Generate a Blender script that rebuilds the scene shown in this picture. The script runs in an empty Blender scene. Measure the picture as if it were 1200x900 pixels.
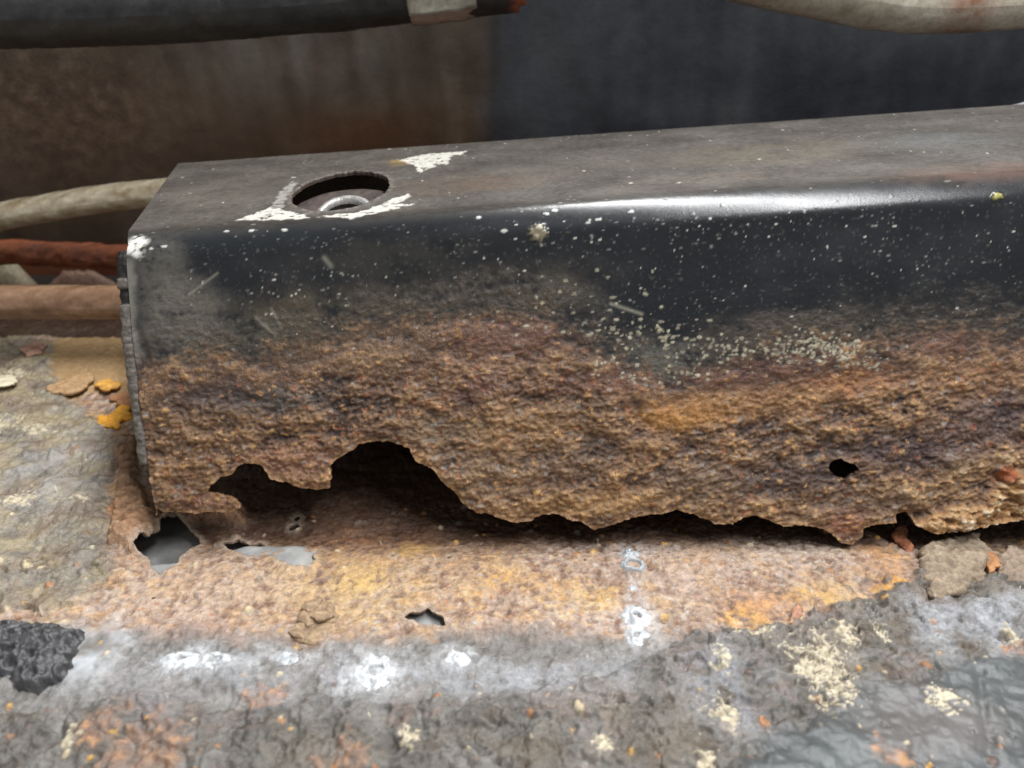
import bpy, math
import numpy as np

# ------------------------------------------------------------------ camera, light, exposure
SC = bpy.context.scene
COL = SC.collection
MM = 0.001                                    # the code works in millimetres, the scene in metres
CAM = np.array([0.0, 0.0, 104.0])
PITCH, ROLL, FPX = math.radians(30), math.radians(4.0), 900.0
_F = np.array([0, math.cos(PITCH), -math.sin(PITCH)])
_U0 = np.array([0, math.sin(PITCH), math.cos(PITCH)])
_R0 = np.array([1.0, 0, 0])
_R = math.cos(ROLL) * _R0 - math.sin(ROLL) * _U0
_U = math.cos(ROLL) * _U0 + math.sin(ROLL) * _R0
cam = bpy.data.cameras.new('camera')
camo = bpy.data.objects.new('camera', cam)
COL.objects.link(camo)
from mathutils import Matrix, Vector
m = Matrix([[_R[i], _U[i], -_F[i], CAM[i] * MM] for i in range(3)] + [[0, 0, 0, 1]])
camo.matrix_world = m
cam.sensor_width = 36.0
cam.lens = 36.0 * FPX / 1200.0
cam.clip_start, cam.clip_end = 0.005, 20.0
cam.dof.use_dof = True
cam.dof.focus_distance = 0.163
cam.dof.aperture_fstop = 17.0
SC.camera = camo

world = bpy.data.worlds.new('World')
SC.world = world
world.use_nodes = True
bg = world.node_tree.nodes['Background']
bg.inputs['Color'].default_value = (0.97, 0.98, 1.0, 1)
bg.inputs['Strength'].default_value = 0.36

def area_light(name, loc, target, sx, sy, power, color):
    l = bpy.data.lights.new(name, 'AREA')
    l.shape = 'RECTANGLE'; l.size = sx; l.size_y = sy; l.energy = power; l.color = color
    o = bpy.data.objects.new(name, l); COL.objects.link(o)
    o.location = loc
    d = Vector(target) - Vector(loc)
    o.rotation_euler = d.to_track_quat('-Z', 'Y').to_euler()
    return o
area_light('workshop_lamp', (0.30, 0.22, 0.88), (0.03, 0.14, 0.03), 1.35, 0.10, 21.5, (0.985, 0.99, 1.0))

SC.view_settings.view_transform = 'Standard'
SC.view_settings.look = 'None'
SC.view_settings.gamma = 1.0
SC.view_settings.use_curve_mapping = False
SC.view_settings.exposure = 0.0
SC.render.engine = 'CYCLES'
SC.cycles.use_denoising = True
SC.cycles.max_bounces = 6

# ------------------------------------------------------------------ noise
_rs = np.random.RandomState(11)
PERM = _rs.permutation(1024).astype(np.int64)
_ang = _rs.rand(1024) * 2 * np.pi
GX, GY = np.cos(_ang), np.sin(_ang)
RND = _rs.rand(1024)
def _h(i, j, seed):
    return PERM[(PERM[(PERM[(i + seed * 131) & 1023] + j) & 1023] + seed) & 1023]
def perlin(x, y, seed=0):
    x0 = np.floor(x).astype(np.int64); y0 = np.floor(y).astype(np.int64)
    fx = x - x0; fy = y - y0
    u = fx * fx * fx * (fx * (fx * 6 - 15) + 10); v = fy * fy * fy * (fy * (fy * 6 - 15) + 10)
    def g(i, j, dx, dy):
        k = _h(i, j, seed); return GX[k] * dx + GY[k] * dy
    a = g(x0, y0, fx, fy); b = g(x0 + 1, y0, fx - 1, fy)
    c = g(x0, y0 + 1, fx, fy - 1); d = g(x0 + 1, y0 + 1, fx - 1, fy - 1)
    return ((a + (b - a) * u) * (1 - v) + (c + (d - c) * u) * v) * 1.5
def fbm(x, y, octv=4, seed=0, gain=0.5):
    s = np.zeros_like(x); a = 1.0; t = 0.0; f = 1.0
    for o in range(octv):
        s += a * perlin(x * f + 13.7 * o, y * f - 7.3 * o, seed + o * 17); t += a; a *= gain; f *= 2.03
    return s / t * 1.3
def ridge(x, y, octv=4, seed=0, gain=0.55):
    s = np.zeros_like(x); a = 1.0; t = 0.0; f = 1.0
    for o in range(octv):
        s += a * (1 - 2 * np.abs(perlin(x * f + 3.1 * o, y * f + 9.2 * o, seed + o * 13))); t += a; a *= gain; f *= 2.1
    return s / t
def worley(x, y, seed=0):
    x0 = np.floor(x).astype(np.int64); y0 = np.floor(y).astype(np.int64)
    f1 = np.full(x.shape, 9.0); f2 = np.full(x.shape, 9.0); idr = np.zeros(x.shape)
    for di in (-1, 0, 1):
        for dj in (-1, 0, 1):
            k = _h(x0 + di, y0 + dj, seed)
            px = x0 + di + RND[k]; py = y0 + dj + RND[(k * 7 + 3) & 1023]
            d = np.hypot(px - x, py - y)
            n = d < f1
            f2 = np.where(n, f1, np.minimum(f2, d))
            idr = np.where(n, RND[(k * 13 + 5) & 1023], idr)
            f1 = np.where(n, d, f1)
    return f1, f2, idr
def sst(a, b, x):
    t = np.clip((x - a) / (b - a), 0, 1); return t * t * (3 - 2 * t)
def sdpoly(x, y, poly):
    """signed distance to a polygon, negative inside"""
    p = np.asarray(poly, float); n = len(p)
    d = np.full(x.shape, 1e18); ins = np.zeros(x.shape, bool)
    for i in range(n):
        a = p[i]; b = p[(i + 1) % n]; e = b - a
        wx = x - a[0]; wy = y - a[1]
        t = np.clip((wx * e[0] + wy * e[1]) / max(e @ e, 1e-12), 0, 1)
        d = np.minimum(d, (wx - e[0] * t) ** 2 + (wy - e[1] * t) ** 2)
        c = ((a[1] <= y) != (b[1] <= y))
        if abs(e[1]) > 1e-12:
            ins ^= c & (x < a[0] + (y - a[1]) * e[0] / e[1])
    return np.where(ins, -1, 1) * np.sqrt(d)
def sdline(x, y, pts):
    p = np.asarray(pts, float); d = np.full(x.shape, 1e18)
    for i in range(len(p) - 1):
        a = p[i]; e = p[i + 1] - a
        wx = x - a[0]; wy = y - a[1]
        t = np.clip((wx * e[0] + wy * e[1]) / max(e @ e, 1e-12), 0, 1)
        d = np.minimum(d, (wx - e[0] * t) ** 2 + (wy - e[1] * t) ** 2)
    return np.sqrt(d)

# ------------------------------------------------------------------ layout: sight lines met with the planes of the place
YF, ZT = 150.0, 57.0                           # front top corner of the box section
YB = 215.0                                     # its back top corner
LEAN = np.array([-24.0, -57.0]); LEAN = LEAN / np.linalg.norm(LEAN)     # front face runs down and outwards (y, z)
def ray(px, py):
    d = _F * FPX + _R * (px - 600) - _U * (py - 450)
    return d / np.linalg.norm(d)
def on_plane(px, py, p0, n):
    d = ray(px, py); p0 = np.asarray(p0, float); n = np.asarray(n, float)
    return CAM + d * (((p0 - CAM) @ n) / (d @ n))
FN = np.array([0, LEAN[1], -LEAN[0]]); FN = FN if FN[1] < 0 else -FN     # outward normal of the front face
def front(px, py):                             # -> (x, s) on the front face
    p = on_plane(px, py, (0, YF, ZT), FN)
    return np.array([p[0], (p[1] - YF) * LEAN[0] + (p[2] - ZT) * LEAN[1]])
def top(px, py):                               # -> (x, s) on the top face, s negative
    p = on_plane(px, py, (0, YF, ZT), (0, 0, 1))
    return np.array([p[0], -(p[1] - YF)])
def front3(px, py):
    return on_plane(px, py, (0, YF, ZT), FN)
def at(px, py, Y):
    return on_plane(px, py, (0, Y, 0), (0, 1, 0))
_A, _B = front3(160, 630), front3(1080, 640)
KX = (_B[2] - _A[2]) / (_B[0] - _A[0]); Z0 = _A[2] - KX * _A[0]
FLN = np.array([-KX, 0, 1]); FLN = FLN / np.linalg.norm(FLN)
def zfloor(x): return Z0 + KX * x
def flr(px, py, h=0.0):                        # -> (x, y) on the floor
    p = on_plane(px, py, (0, 0, Z0 + h), FLN)
    return p[:2]
FR = lambda pts: [front(*p) for p in pts]
TP = lambda pts: [top(*p) for p in pts]
FL = lambda pts: [flr(*p) for p in pts]

# ------------------------------------------------------------------ mesh helpers
def make_mesh(name, co, loops, starts, totals, attrs=None, smooth=True):
    me = bpy.data.meshes.new(name)
    co = np.asarray(co, np.float64) * MM
    me.vertices.add(len(co)); me.vertices.foreach_set('co', co.ravel().astype(np.float32))
    me.loops.add(len(loops)); me.loops.foreach_set('vertex_index', np.asarray(loops, np.int32))
    me.polygons.add(len(starts)); me.polygons.foreach_set('loop_start', np.asarray(starts, np.int32))
    me.polygons.foreach_set('loop_total', np.asarray(totals, np.int32))
    me.update(calc_edges=True)
    me.validate()
    me.polygons.foreach_set('use_smooth', np.full(len(me.polygons), smooth))
    if attrs:
        c = attrs['col']; n = len(co)
        a = me.attributes.new('col', 'FLOAT_COLOR', 'POINT')
        a.data.foreach_set('color', np.c_[np.clip(c, 0, 1), np.ones(n)].astype(np.float32).ravel())
        for k in ('rough', 'grain', 'metal'):
            a = me.attributes.new(k, 'FLOAT', 'POINT')
            a.data.foreach_set('value', np.broadcast_to(np.asarray(attrs.get(k, 0.0), np.float32), (n,)).astype(np.float32).copy())
    return me
def link(name, me, mat=None, parent=None, label=None, cat=None, group=None, kind=None, loc=None):
    o = bpy.data.objects.new(name, me); COL.objects.link(o)
    if mat: me.materials.append(mat)
    if parent: o.parent = parent
    if label: o['label'] = label
    if cat: o['category'] = cat
    if group: o['group'] = group
    if kind: o['kind'] = kind
    if loc is not None: o.location = [c * MM for c in loc]
    return o
def clip_grid(P, N, keep, attrs, thick, rim_col=None, inward=None, closed=False):
    """P,N: (nv,nu,3) points and outward normals; keep: (nv,nu) > 0 where sheet is left. Cells on the edge are cut along keep=0
    and the cut gets a wall of the sheet's thickness. Returns the arrays for make_mesh."""
    nv, nu = keep.shape
    k = keep.ravel(); idx = np.arange(nv * nu).reshape(nv, nu)
    q = np.stack([idx[:-1, :-1], idx[:-1, 1:], idx[1:, 1:], idx[1:, :-1]], -1).reshape(-1, 4)
    pos = (k[q] > 0)
    cnt = pos.sum(1)
    full = q[cnt == 4]; mixed = q[(cnt > 0) & (cnt < 4)]
    V = P.reshape(-1, 3); NN = N.reshape(-1, 3)
    A = {n: (v.reshape(nv * nu, -1) if np.ndim(v) else None) for n, v in attrs.items()}
    ea, eb, et = [], [], []; cache = {}
    nb = nv * nu
    def cut(a, b):
        key = (a, b) if a < b else (b, a)
        r = cache.get(key)
        if r is None:
            ka, kb = k[key[0]], k[key[1]]
            r = nb + len(ea); cache[key] = r
            ea.append(key[0]); eb.append(key[1]); et.append(ka / (ka - kb))
        return r
    polys = []; segs = []
    for c in mixed:
        poly = []; ent = None; ext = None
        for i in range(4):
            a, b = int(c[i]), int(c[(i + 1) % 4])
            if k[a] > 0: poly.append(a)
            if (k[a] > 0) != (k[b] > 0):
                w = cut(a, b); poly.append(w)
                if k[a] > 0: ext = w
                else: ent = w
        if len(poly) >= 3:
            polys.append(poly)
            if ext is not None and ent is not None: segs.append((ext, ent))
    if ea:
        ea = np.array(ea); eb = np.array(eb); et = np.array(et)[:, None]
        V = np.vstack([V, V[ea] * (1 - et) + V[eb] * et])
        n2 = NN[ea] * (1 - et) + NN[eb] * et
        NN = np.vstack([NN, n2])
        for n in A:
            if A[n] is not None: A[n] = np.vstack([A[n], A[n][ea] * (1 - et) + A[n][eb] * et])
    th = thick
    rim_v, rim_src = {}, []
    base = len(V)
    rq = []
    if closed:
        V = np.vstack([V, V - NN * th]); NN = np.vstack([NN, -NN])
        for n in A:
            if A[n] is not None: A[n] = np.vstack([A[n], A[n]])
        full = np.vstack([full, full[:, ::-1] + base]) if len(full) else full
        polys = polys + [[v + base for v in reversed(p)] for p in polys]
        for a, b in segs: rq.append([b, a, a + base, b + base])
    elif segs:
        def rv(a):
            if a not in rim_v: rim_v[a] = len(rim_src); rim_src.append(a)
            return rim_v[a]
        segi = [(rv(a), rv(b)) for a, b in segs]
        src = np.array(rim_src); nr = len(src)
        # three rings of own vertices: edge, rounded shoulder, inner edge
        V = np.vstack([V, V[src] - NN[src] * th * 0.5, V[src] - NN[src] * th])
        for n in A:
            if A[n] is not None:
                v = A[n][src]
                if n == 'col' and rim_col is not None: v = v * 0.4 + np.asarray(rim_col) * 0.6
                A[n] = np.vstack([A[n], v, v])
        for (ia, ib), (a, b) in zip(segi, segs):
            rq.append([b, a, base + ia, base + ib]); rq.append([base + ib, base + ia, base + nr + ia, base + nr + ib])
    used = np.zeros(len(V), bool)
    loops = [full.ravel()]; tot = [np.full(len(full), 4)]
    for p in polys + rq:
        pass
    if polys or rq:
        pl = polys + rq
        loops.append(np.concatenate([np.array(p) for p in pl])); tot.append(np.array([len(p) for p in pl]))
    loops = np.concatenate(loops).astype(np.int64); tot = np.concatenate(tot)
    used[loops] = True
    remap = np.cumsum(used) - 1
    out = {n: (A[n][used].squeeze() if A[n] is not None else attrs[n]) for n in A}
    st = np.r_[0, np.cumsum(tot)[:-1]]
    return V[used], remap[loops], st, tot, out
def normals_of(P):
    du = np.gradient(P, axis=1); dv = np.gradient(P, axis=0)
    n = np.cross(du, dv)
    return n / np.maximum(np.linalg.norm(n, axis=-1, keepdims=True), 1e-9)
def lin(r, g, b):                              # picture colour 0-255 -> linear
    c = np.array([r, g, b]) / 255.0
    return np.where(c <= 0.04045, c / 12.92, ((c + 0.055) / 1.055) ** 2.4)
def mix(col, mask, c):
    m_ = mask[..., None]; col[...] = col * (1 - m_) + np.asarray(c) * m_
def ramp(t, stops):
    ts = [s[0] for s in stops]; cs = np.array([s[1] for s in stops])
    return np.stack([np.interp(t, ts, cs[:, i]) for i in range(3)], -1)

# ------------------------------------------------------------------ materials
def surface_material(name, grain_mm=0.35, bump=0.5, spec=0.5, coat=0.0, colvar=0.35):
    """base colour, gloss and metalness are carried by the mesh; the nodes add grain finer than the mesh"""
    mt = bpy.data.materials.new(name); mt.use_nodes = True
    nt = mt.node_tree; N = nt.nodes; L = nt.links
    b = N['Principled BSDF']
    at_ = N.new('ShaderNodeAttribute'); at_.attribute_name = 'col'
    ar = N.new('ShaderNodeAttribute'); ar.attribute_name = 'rough'
    ag = N.new('ShaderNodeAttribute'); ag.attribute_name = 'grain'
    am = N.new('ShaderNodeAttribute'); am.attribute_name = 'metal'
    tc = N.new('ShaderNodeTexCoord')
    n1 = N.new('ShaderNodeTexNoise'); n1.inputs['Scale'].default_value = 1.0 / (grain_mm * MM); n1.inputs['Detail'].default_value = 4
    n1.inputs['Roughness'].default_value = 0.65
    L.new(tc.outputs['Object'], n1.inputs['Vector'])
    n2 = N.new('ShaderNodeTexNoise'); n2.inputs['Scale'].default_value = 1.0 / (grain_mm * 3.3 * MM); n2.inputs['Detail'].default_value = 5
    L.new(tc.outputs['Object'], n2.inputs['Vector'])
    add = N.new('ShaderNodeMath'); add.operation = 'ADD'
    L.new(n1.outputs['Fac'], add.inputs[0]); L.new(n2.outputs['Fac'], add.inputs[1])
    # brightness factor: 1 + grain * var * (noise-1)
    sub = N.new('ShaderNodeMath'); sub.operation = 'SUBTRACT'; L.new(add.outputs[0], sub.inputs[0]); sub.inputs[1].default_value = 1.0
    mg = N.new('ShaderNodeMath'); mg.operation = 'MULTIPLY'; L.new(sub.outputs[0], mg.inputs[0]); L.new(ag.outputs['Fac'], mg.inputs[1])
    mv = N.new('ShaderNodeMath'); mv.operation = 'MULTIPLY_ADD'; L.new(mg.outputs[0], mv.inputs[0]); mv.inputs[1].default_value = colvar * 4; mv.inputs[2].default_value = 1.0
    mul = N.new('ShaderNodeVectorMath'); mul.operation = 'SCALE'
    L.new(at_.outputs['Color'], mul.inputs[0]); L.new(mv.outputs[0], mul.inputs['Scale'])
    L.new(mul.outputs[0], b.inputs['Base Color'])
    L.new(ar.outputs['Fac'], b.inputs['Roughness']); L.new(am.outputs['Fac'], b.inputs['Metallic'])
    b.inputs['Specular IOR Level'].default_value = spec
    bp = N.new('ShaderNodeBump'); bp.inputs['Distance'].default_value = grain_mm * MM * 1.2
    ms = N.new('ShaderNodeMath'); ms.operation = 'MULTIPLY'; L.new(ag.outputs['Fac'], ms.inputs[0]); ms.inputs[1].default_value = bump
    L.new(ms.outputs[0], bp.inputs['Strength']); L.new(add.outputs[0], bp.inputs['Height'])
    L.new(bp.outputs[0], b.inputs['Normal'])
    return mt
M_SHELL = surface_material('rusted_painted_steel', 0.30, 0.8, 0.5)
M_FLOOR = surface_material('rusted_floor_steel', 0.32, 0.8, 0.5)
M_WALL = surface_material('dark_panel_paint', 1.2, 0.3, 0.4)
M_PART = surface_material('small_metal_parts', 0.4, 0.6, 0.5)

# ------------------------------------------------------------------ floor pan
def build_floor():
    X = np.concatenate([np.arange(-340.0, -175.0, 1.6), np.arange(-175.0, 180.0, 0.32), np.arange(180.0, 420.0, 1.6)])
    Y = np.concatenate([np.arange(-70.0, 42.0, 1.6), np.arange(42.0, 140.0, 0.30), np.arange(140.0, 218.0, 0.6), np.arange(218.0, 278.0, 1.1)])
    x, y = np.meshgrid(X, Y)
    P2 = lambda pts: FL(pts)
    wx = x + fbm(x / 7, y / 7, 6, 1, .62) * 3.0; wy = y + fbm(x / 7, y / 7, 6, 2, .62) * 3.0      # ragged outlines
    wx2 = x + fbm(x / 14, y / 14, 4, 3) * 4; wy2 = y + fbm(x / 14, y / 14, 4, 4) * 4
    col = np.zeros(x.shape + (3,)); h = np.zeros(x.shape)
    rough = .40 - .22 * (worley(x / 1.1, y / .9, 8)[2] > .72); grain = np.full(x.shape, 0.95); metal = np.zeros(x.shape)
    # --- rust everywhere first
    n1 = fbm(x / 9, y / 9, 5, 20); n2 = fbm(x / 2.2, y / 2.2, 4, 21); n3 = fbm(x / 25, y / 25, 3, 22)
    f1, f2, cid = worley(x / 1.5, y / 1.5, 5)
    nf = fbm(x / .85, y / .85, 3, 23); nr = ridge(x / 2.6, y / 1.8, 4, 24)
    t = 0.5 + 0.28 * n1 + 0.36 * n2 + 0.16 * n3 + 0.26 * (cid - .5) + .22 * nf
    col[...] = ramp(t, [(0.0, lin(92, 70, 58)), (0.2, lin(134, 108, 92)), (0.45, lin(166, 142, 124)), (0.68, lin(184, 164, 146)), (0.85, lin(192, 166, 132)), (1.0, lin(210, 190, 160))])
    ply = np.floor((n1 * 1.1 + n2 * .45 + .25 * n3) * 3.2) / 3.2
    h += 0.5 * n1 + 0.16 * n2 + 0.10 * (cid - .5) * sst(0.0, 0.2, f2 - f1) + 0.15 * nf + .10 * nr + .36 * ply
    mix(col, sst(.25, -.35, n2 + .6 * nf) * .35, lin(112, 84, 66))
    j1, j2, jid = worley(x / .8, y / .7, 6); k1, k2_, kid = worley(x / 3.4 + .4 * n2, y / 2.6 + .4 * nf, 7)
    zone = sst(-.5, .5, n3 + .5 * n1)
    for idv, lo_, hi_, c, k in [(jid, .86, 1.0, (206, 160, 92), .55), (jid, 0, .10, (104, 74, 56), .6), (jid, .45, .53, (196, 190, 182), .55), (jid, .60, .65, (186, 120, 72), .5), (kid, .80, 1.0, (196, 152, 94), .45), (kid, .0, .14, (126, 98, 82), .5), (kid, .4, .5, (184, 168, 156), .5)]:
        mix(col, ((idv >= lo_) & (idv < hi_)) * k * np.clip(.5 + .7 * n2 + .3 * zone, 0, 1), lin(*c))
    # rust inside the box and at its foot, darkened in colour for the box's shade
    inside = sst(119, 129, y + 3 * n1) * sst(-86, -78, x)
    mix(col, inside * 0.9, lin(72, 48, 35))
    def area(pts, soft=2.0, warp=1):
        a, b = (wx, wy) if warp == 1 else (wx2, wy2)
        return 1 - sst(-soft, soft, sdpoly(a, b, P2(pts)))
    def spot(px, py, rx, ry, soft=0.5):
        c = flr(px, py); d = np.hypot((wx - c[0]) / rx, (wy - c[1]) / ry)
        return 1 - sst(1 - soft, 1 + soft, d)
    # ochre, orange and pink stains in the rust
    for px, py, rx, ry, c, k in [(390, 690, 13, 9, (212, 176, 104), .7), (470, 655, 14, 6, (196, 158, 112), .5), (590, 680, 12, 6, (208, 166, 110), .5), (360, 665, 7, 4, (206, 168, 100), .6),
                                 (985, 695, 9, 4, (212, 170, 104), .55), (1035, 652, 4, 5, (208, 146, 76), .7), (870, 722, 4, 2.5, (230, 168, 44), .95), (1040, 682, 3, 2, (232, 168, 36), .95), (950, 700, 4, 2, (226, 176, 84), .8),
                                 (400, 640, 12, 6, (176, 130, 92), .5), (700, 697, 5, 3, (226, 182, 96), .6), (890, 705, 7, 3, (206, 144, 84), .7), (590, 677, 4, 3, (230, 176, 88), .7), (420, 680, 5, 3, (226, 184, 92), .7), (480, 640, 4, 2, (220, 176, 96), .6),
                                 (200, 748, 12, 3, (214, 168, 152), .8), (360, 760, 10, 4, (206, 164, 140), .6), (640, 748, 12, 3, (200, 168, 152), .6), (520, 812, 6, 2, (204, 154, 138), .6), (205, 800, 8, 4, (196, 150, 134), .6),
                                 (150, 620, 8, 12, (184, 142, 108), .6), (270, 690, 22, 9, (200, 174, 152), .6), (820, 660, 20, 8, (194, 170, 154), .7), (940, 645, 12, 6, (198, 182, 168), .7), (700, 640, 12, 4, (176, 160, 148), .5),
                                 (560, 640, 10, 4, (142, 104, 76), .5), (450, 620, 10, 4, (134, 92, 64), .5)]:
        mix(col, spot(px, py, rx, ry, .8) * k * sst(-.35, .45, .6 * n2 + .5 * n1 + .35 * nf + .1), lin(*c) * .86)
    # --- grey washed band along the fold, in front of the rust
    grey = area([(128, 735), (250, 742), (420, 752), (520, 742), (600, 738), (720, 745), (770, 742), (840, 742), (1500, 700), (2400, 640), (2400, 1400), (-900, 1400), (-900, 745)], 3.5)
    gt = 0.5 + .4 * fbm(x / 7, y / 4, 5, 30) + .16 * fbm(x / 1.3, y / 1.3, 3, 31)
    gcol = ramp(gt, [(0, lin(72, 68, 64)), (.35, lin(104, 100, 95)), (.6, lin(126, 123, 119)), (1, lin(156, 154, 151))])
    grey = grey * sst(-.75, -.1, n1 * .6 + n2 * .5 + 1.2 * (grey - .5))
    col[...] = col * (1 - grey[..., None]) + gcol * grey[..., None]
    rough -= .12 * grey
    _g = col.mean(-1, keepdims=True); _k = (1 - grey)[..., None]; col[...] = col * (.95 + .05 * _k)
    # the fold itself: the pan turns down towards the viewer
    yb = np.interp(x, *zip(*sorted([tuple(p) for p in P2([(-80, 800), (200, 795), (440, 800), (640, 800), (800, 770), (1000, 735), (1300, 690)])])))
    fold = np.clip(yb - y, 0, None)
    h -= 0.10 * fold * sst(0, 8, fold)
    # --- crinkled underseal, lower left and bottom
    seal = area([(-900, 830), (60, 835), (150, 815), (300, 830), (420, 815), (560, 822), (680, 800), (760, 775), (800, 748), (860, 738), (925, 735), (990, 705), (1060, 690), (1085, 668),
                 (1100, 690), (1210, 668), (1400, 640), (2400, 560), (2400, 1400), (-900, 1400)], 1.0)
    seal = seal * sst(-.9, -.3, n1 + .5 * n2 + 1.6 * sst(-20, 30, x))
    left = area([(-900, 385), (30, 392), (70, 405), (62, 440), (84, 470), (120, 500), (142, 512), (134, 545), (124, 570), (130, 612), (126, 672), (104, 700), (60, 716), (-10, 712), (-900, 720)], 1.6)
    ledge = np.exp(-((left - .5) / .3) ** 2) * sst(-.1, .5, n2 + .6 * fbm(x / 5, y / 5, 3, 52)) * (y > 78)
    wr = ridge(x / 5.0 + .4 * n1, y / 3.4 + .2 * n2, 4, 40, .45)                # lumpy wrinkles
    lump = fbm(x / 4.5, y / 3.5, 4, 41)
    w1, w2, wid = worley(x / 4.6 + .3 * n2 + .12 * y, y / 2.9 + .3 * n1, 35); scale = (wid - .45) * sst(0, .45, w2 - w1)
    st = .5 + .3 * fbm(x / 6, y / 6, 4, 42) + .3 * wr * .6 + .10 * fbm(x / .9, y / .9, 3, 43) + .12 * scale
    scol = ramp(st, [(0, lin(40, 37, 34)), (.35, lin(68, 64, 59)), (.55, lin(94, 90, 84)), (.8, lin(118, 115, 110)), (1, lin(156, 150, 138))])
    lcol = ramp(st, [(0, lin(64, 57, 50)), (.35, lin(100, 93, 84)), (.55, lin(124, 117, 106)), (.8, lin(144, 136, 120)), (1, lin(180, 168, 138))])
    col[...] = col * (1 - seal[..., None]) + scol * seal[..., None]
    col[...] = col * (1 - left[..., None]) + lcol * left[..., None]
    ck1, ck2, _ = worley(x / 8 + .5 * n1, y / 6 + .5 * n2, 33); crack = sst(.10, .0, ck2 - ck1) * sst(-.1, .3, fbm(x / 14, y / 12, 3, 45))
    h += seal * (0.7 + 0.75 * wr + .8 * lump - 1.0 * crack + .14 * nf + .65 * scale * sst(-.3, .4, n3 + n1)) + left * (.75 + .55 * wr * sst(-.6, .5, fbm(x / 12, y / 12, 2, 44)) + .7 * lump - 1.2 * crack + .12 * nf + .6 * scale * sst(.2, -.3, n3))
    h += grey * (1 - seal) * (.25 * wr + .12 * nf) - 1.1 * ledge; mix(col, ledge * .7, lin(70, 58, 50))
    rough = rough * (1 - np.maximum(seal, left)) + (.24 + .14 * n1 + .1 * n2) * np.maximum(seal, left)
    # yellowish dust on the left mastic
    mix(col, left * sst(-.2, .3, fbm(x / 10 + 3, y / 8, 4, 53)) * .4, lin(128, 104, 82)); mix(col, left * sst(-.05, .5, fbm(x / 9, y / 7, 5, 46, .6) + .25 * sst(20, -20, x + 110)) * .6, lin(158, 144, 112)); mix(col, np.maximum(seal, left) * crack * .6, lin(62, 56, 50))
    # brown dust in the wrinkles of the right hand seal
    brown = area([(640, 840), (770, 790), (830, 745), (1080, 690), (1210, 660), (1210, 770), (1010, 790), (860, 860), (700, 870)], 4, 2)
    mix(col, brown * sst(.35, -.45, wr) * .85, lin(112, 96, 80)); mix(col, brown * sst(-.1, .5, n1) * .35, lin(150, 136, 118))
    b1, b2, bid = worley(x / 2.6 + .3 * n2 + .2 * y, y / 1.7 + .3 * n1, 34); h += brown * (.3 * fbm(x / 1.6, y / 1.2, 3, 47) + 1.1 * (bid - .4) * sst(0, .35, b2 - b1))
    ns = fbm(x / 15, y / 10, 5, 51, .6); mix(col, seal * sst(.0, .5, ns) * .55, lin(104, 92, 76)); mix(col, np.maximum(seal, grey * .7) * sst(.1, .5, -ns + .4 * n2) * .4, lin(128, 108, 98))
    # smooth blue grey film at the lower right
    film = area([(860, 905), (905, 862), (980, 828), (1010, 806), (1075, 800), (1110, 775), (1210, 765), (1400, 740), (2400, 690), (2400, 1400), (700, 1400)], 3.0) * sst(-.8, -.1, n1 + .5 * n2 + .4)
    fc = ramp(.5 + .5 * fbm(x / 14, y / 9, 4, 48), [(0, lin(58, 61, 61)), (.6, lin(82, 86, 86)), (1, lin(112, 116, 116))])
    col[...] = col * (1 - film[..., None]) + fc * film[..., None]
    h = h * (1 - film) + film * (1.0 + .8 * fbm(x / 9, y / 7, 3, 49) + .3 * wr + .12 * n2 + .06 * nf)
    # a crease across the film
    dcr = sdline(x, y, P2([(1145, 790), (1150, 830), (1160, 900)])); h -= .5 * np.exp(-(dcr / .8) ** 2) * film
    mix(col, film * spot(1090, 850, 12, 7) * .4, lin(112, 102, 98))
    rough = rough * (1 - film) + .42 * film
    grain = grain * (1 - film * .5) - .25 * left - .2 * seal - .2 * grey * (1 - seal)
    # bare bright rub marks and pale grey bands
    for px, py, rx, ry, c, k in [(1120, 735, 11, 6, (184, 190, 198), .6), (1170, 715, 8, 4, (180, 184, 190), .6), (60, 560, 12, 12, (168, 170, 174), .4), (640, 795, 16, 4, (176, 180, 186), .6), (850, 800, 7, 9, (170, 178, 190), .45),
                                 (290, 800, 22, 5, (168, 170, 174), .55), (110, 765, 6, 6, (196, 200, 204), .9), (720, 625, 3, 4, (178, 184, 192), .0),
                                 (470, 800, 12, 3, (172, 176, 182), .6)]:
        mix(col, spot(px, py, rx, ry, .8) * k * sst(-.5, .4, n1 + .4 * n2), lin(*c) * .85)
    put = spot(108, 765, 5.2, 7.0, .15); h = h * (1 - put) + put * (.55 + .15 * n1); rough = rough * (1 - put) + .5 * put; grain *= 1 - .6 * put
    # cream flakes of old paint on the seal
    _, _, c2 = worley(x / 1.1, y / .9, 9)
    for px, py, rx, ry in [(965, 790, 6.0, 8.5), (985, 745, 2.2, 3.5), (1038, 748, 2, 4), (1105, 824, 5, 2.6), (845, 835, 2.6, 4.5), (845, 780, 2, 5), (835, 885, 1.8, 3), (478, 864, 2.4, 2.6), (890, 745, 4, 1.4), (1175, 745, 1.5, 3),
                           (8, 498, 5, 5), (45, 508, 6, 3), (20, 440, 4, 3), (90, 590, 3.2, 2), (86, 865, 2.4, 2.6), (708, 870, 2, 2), (20, 590, 6, 2.5), (700, 700, .0, .0), (960, 760, 2.5, 4), (930, 758, 3, 1.2)]:
        if rx == 0: continue
        s_ = sst(.52, .66, spot(px, py, rx * .85, ry * .85, .95) * .74 + .66 * fbm(x / 1.5 + .3 * y, y / .8, 4, 62, .65) + .1 * wr)
        mix(col, s_ * .92, ramp(.5 + .6 * nf, [(0, lin(140, 124, 92)), (1, lin(226, 216, 190))])); h += s_ * .14; rough = rough * (1 - s_ * .5) + .2 * s_
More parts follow.
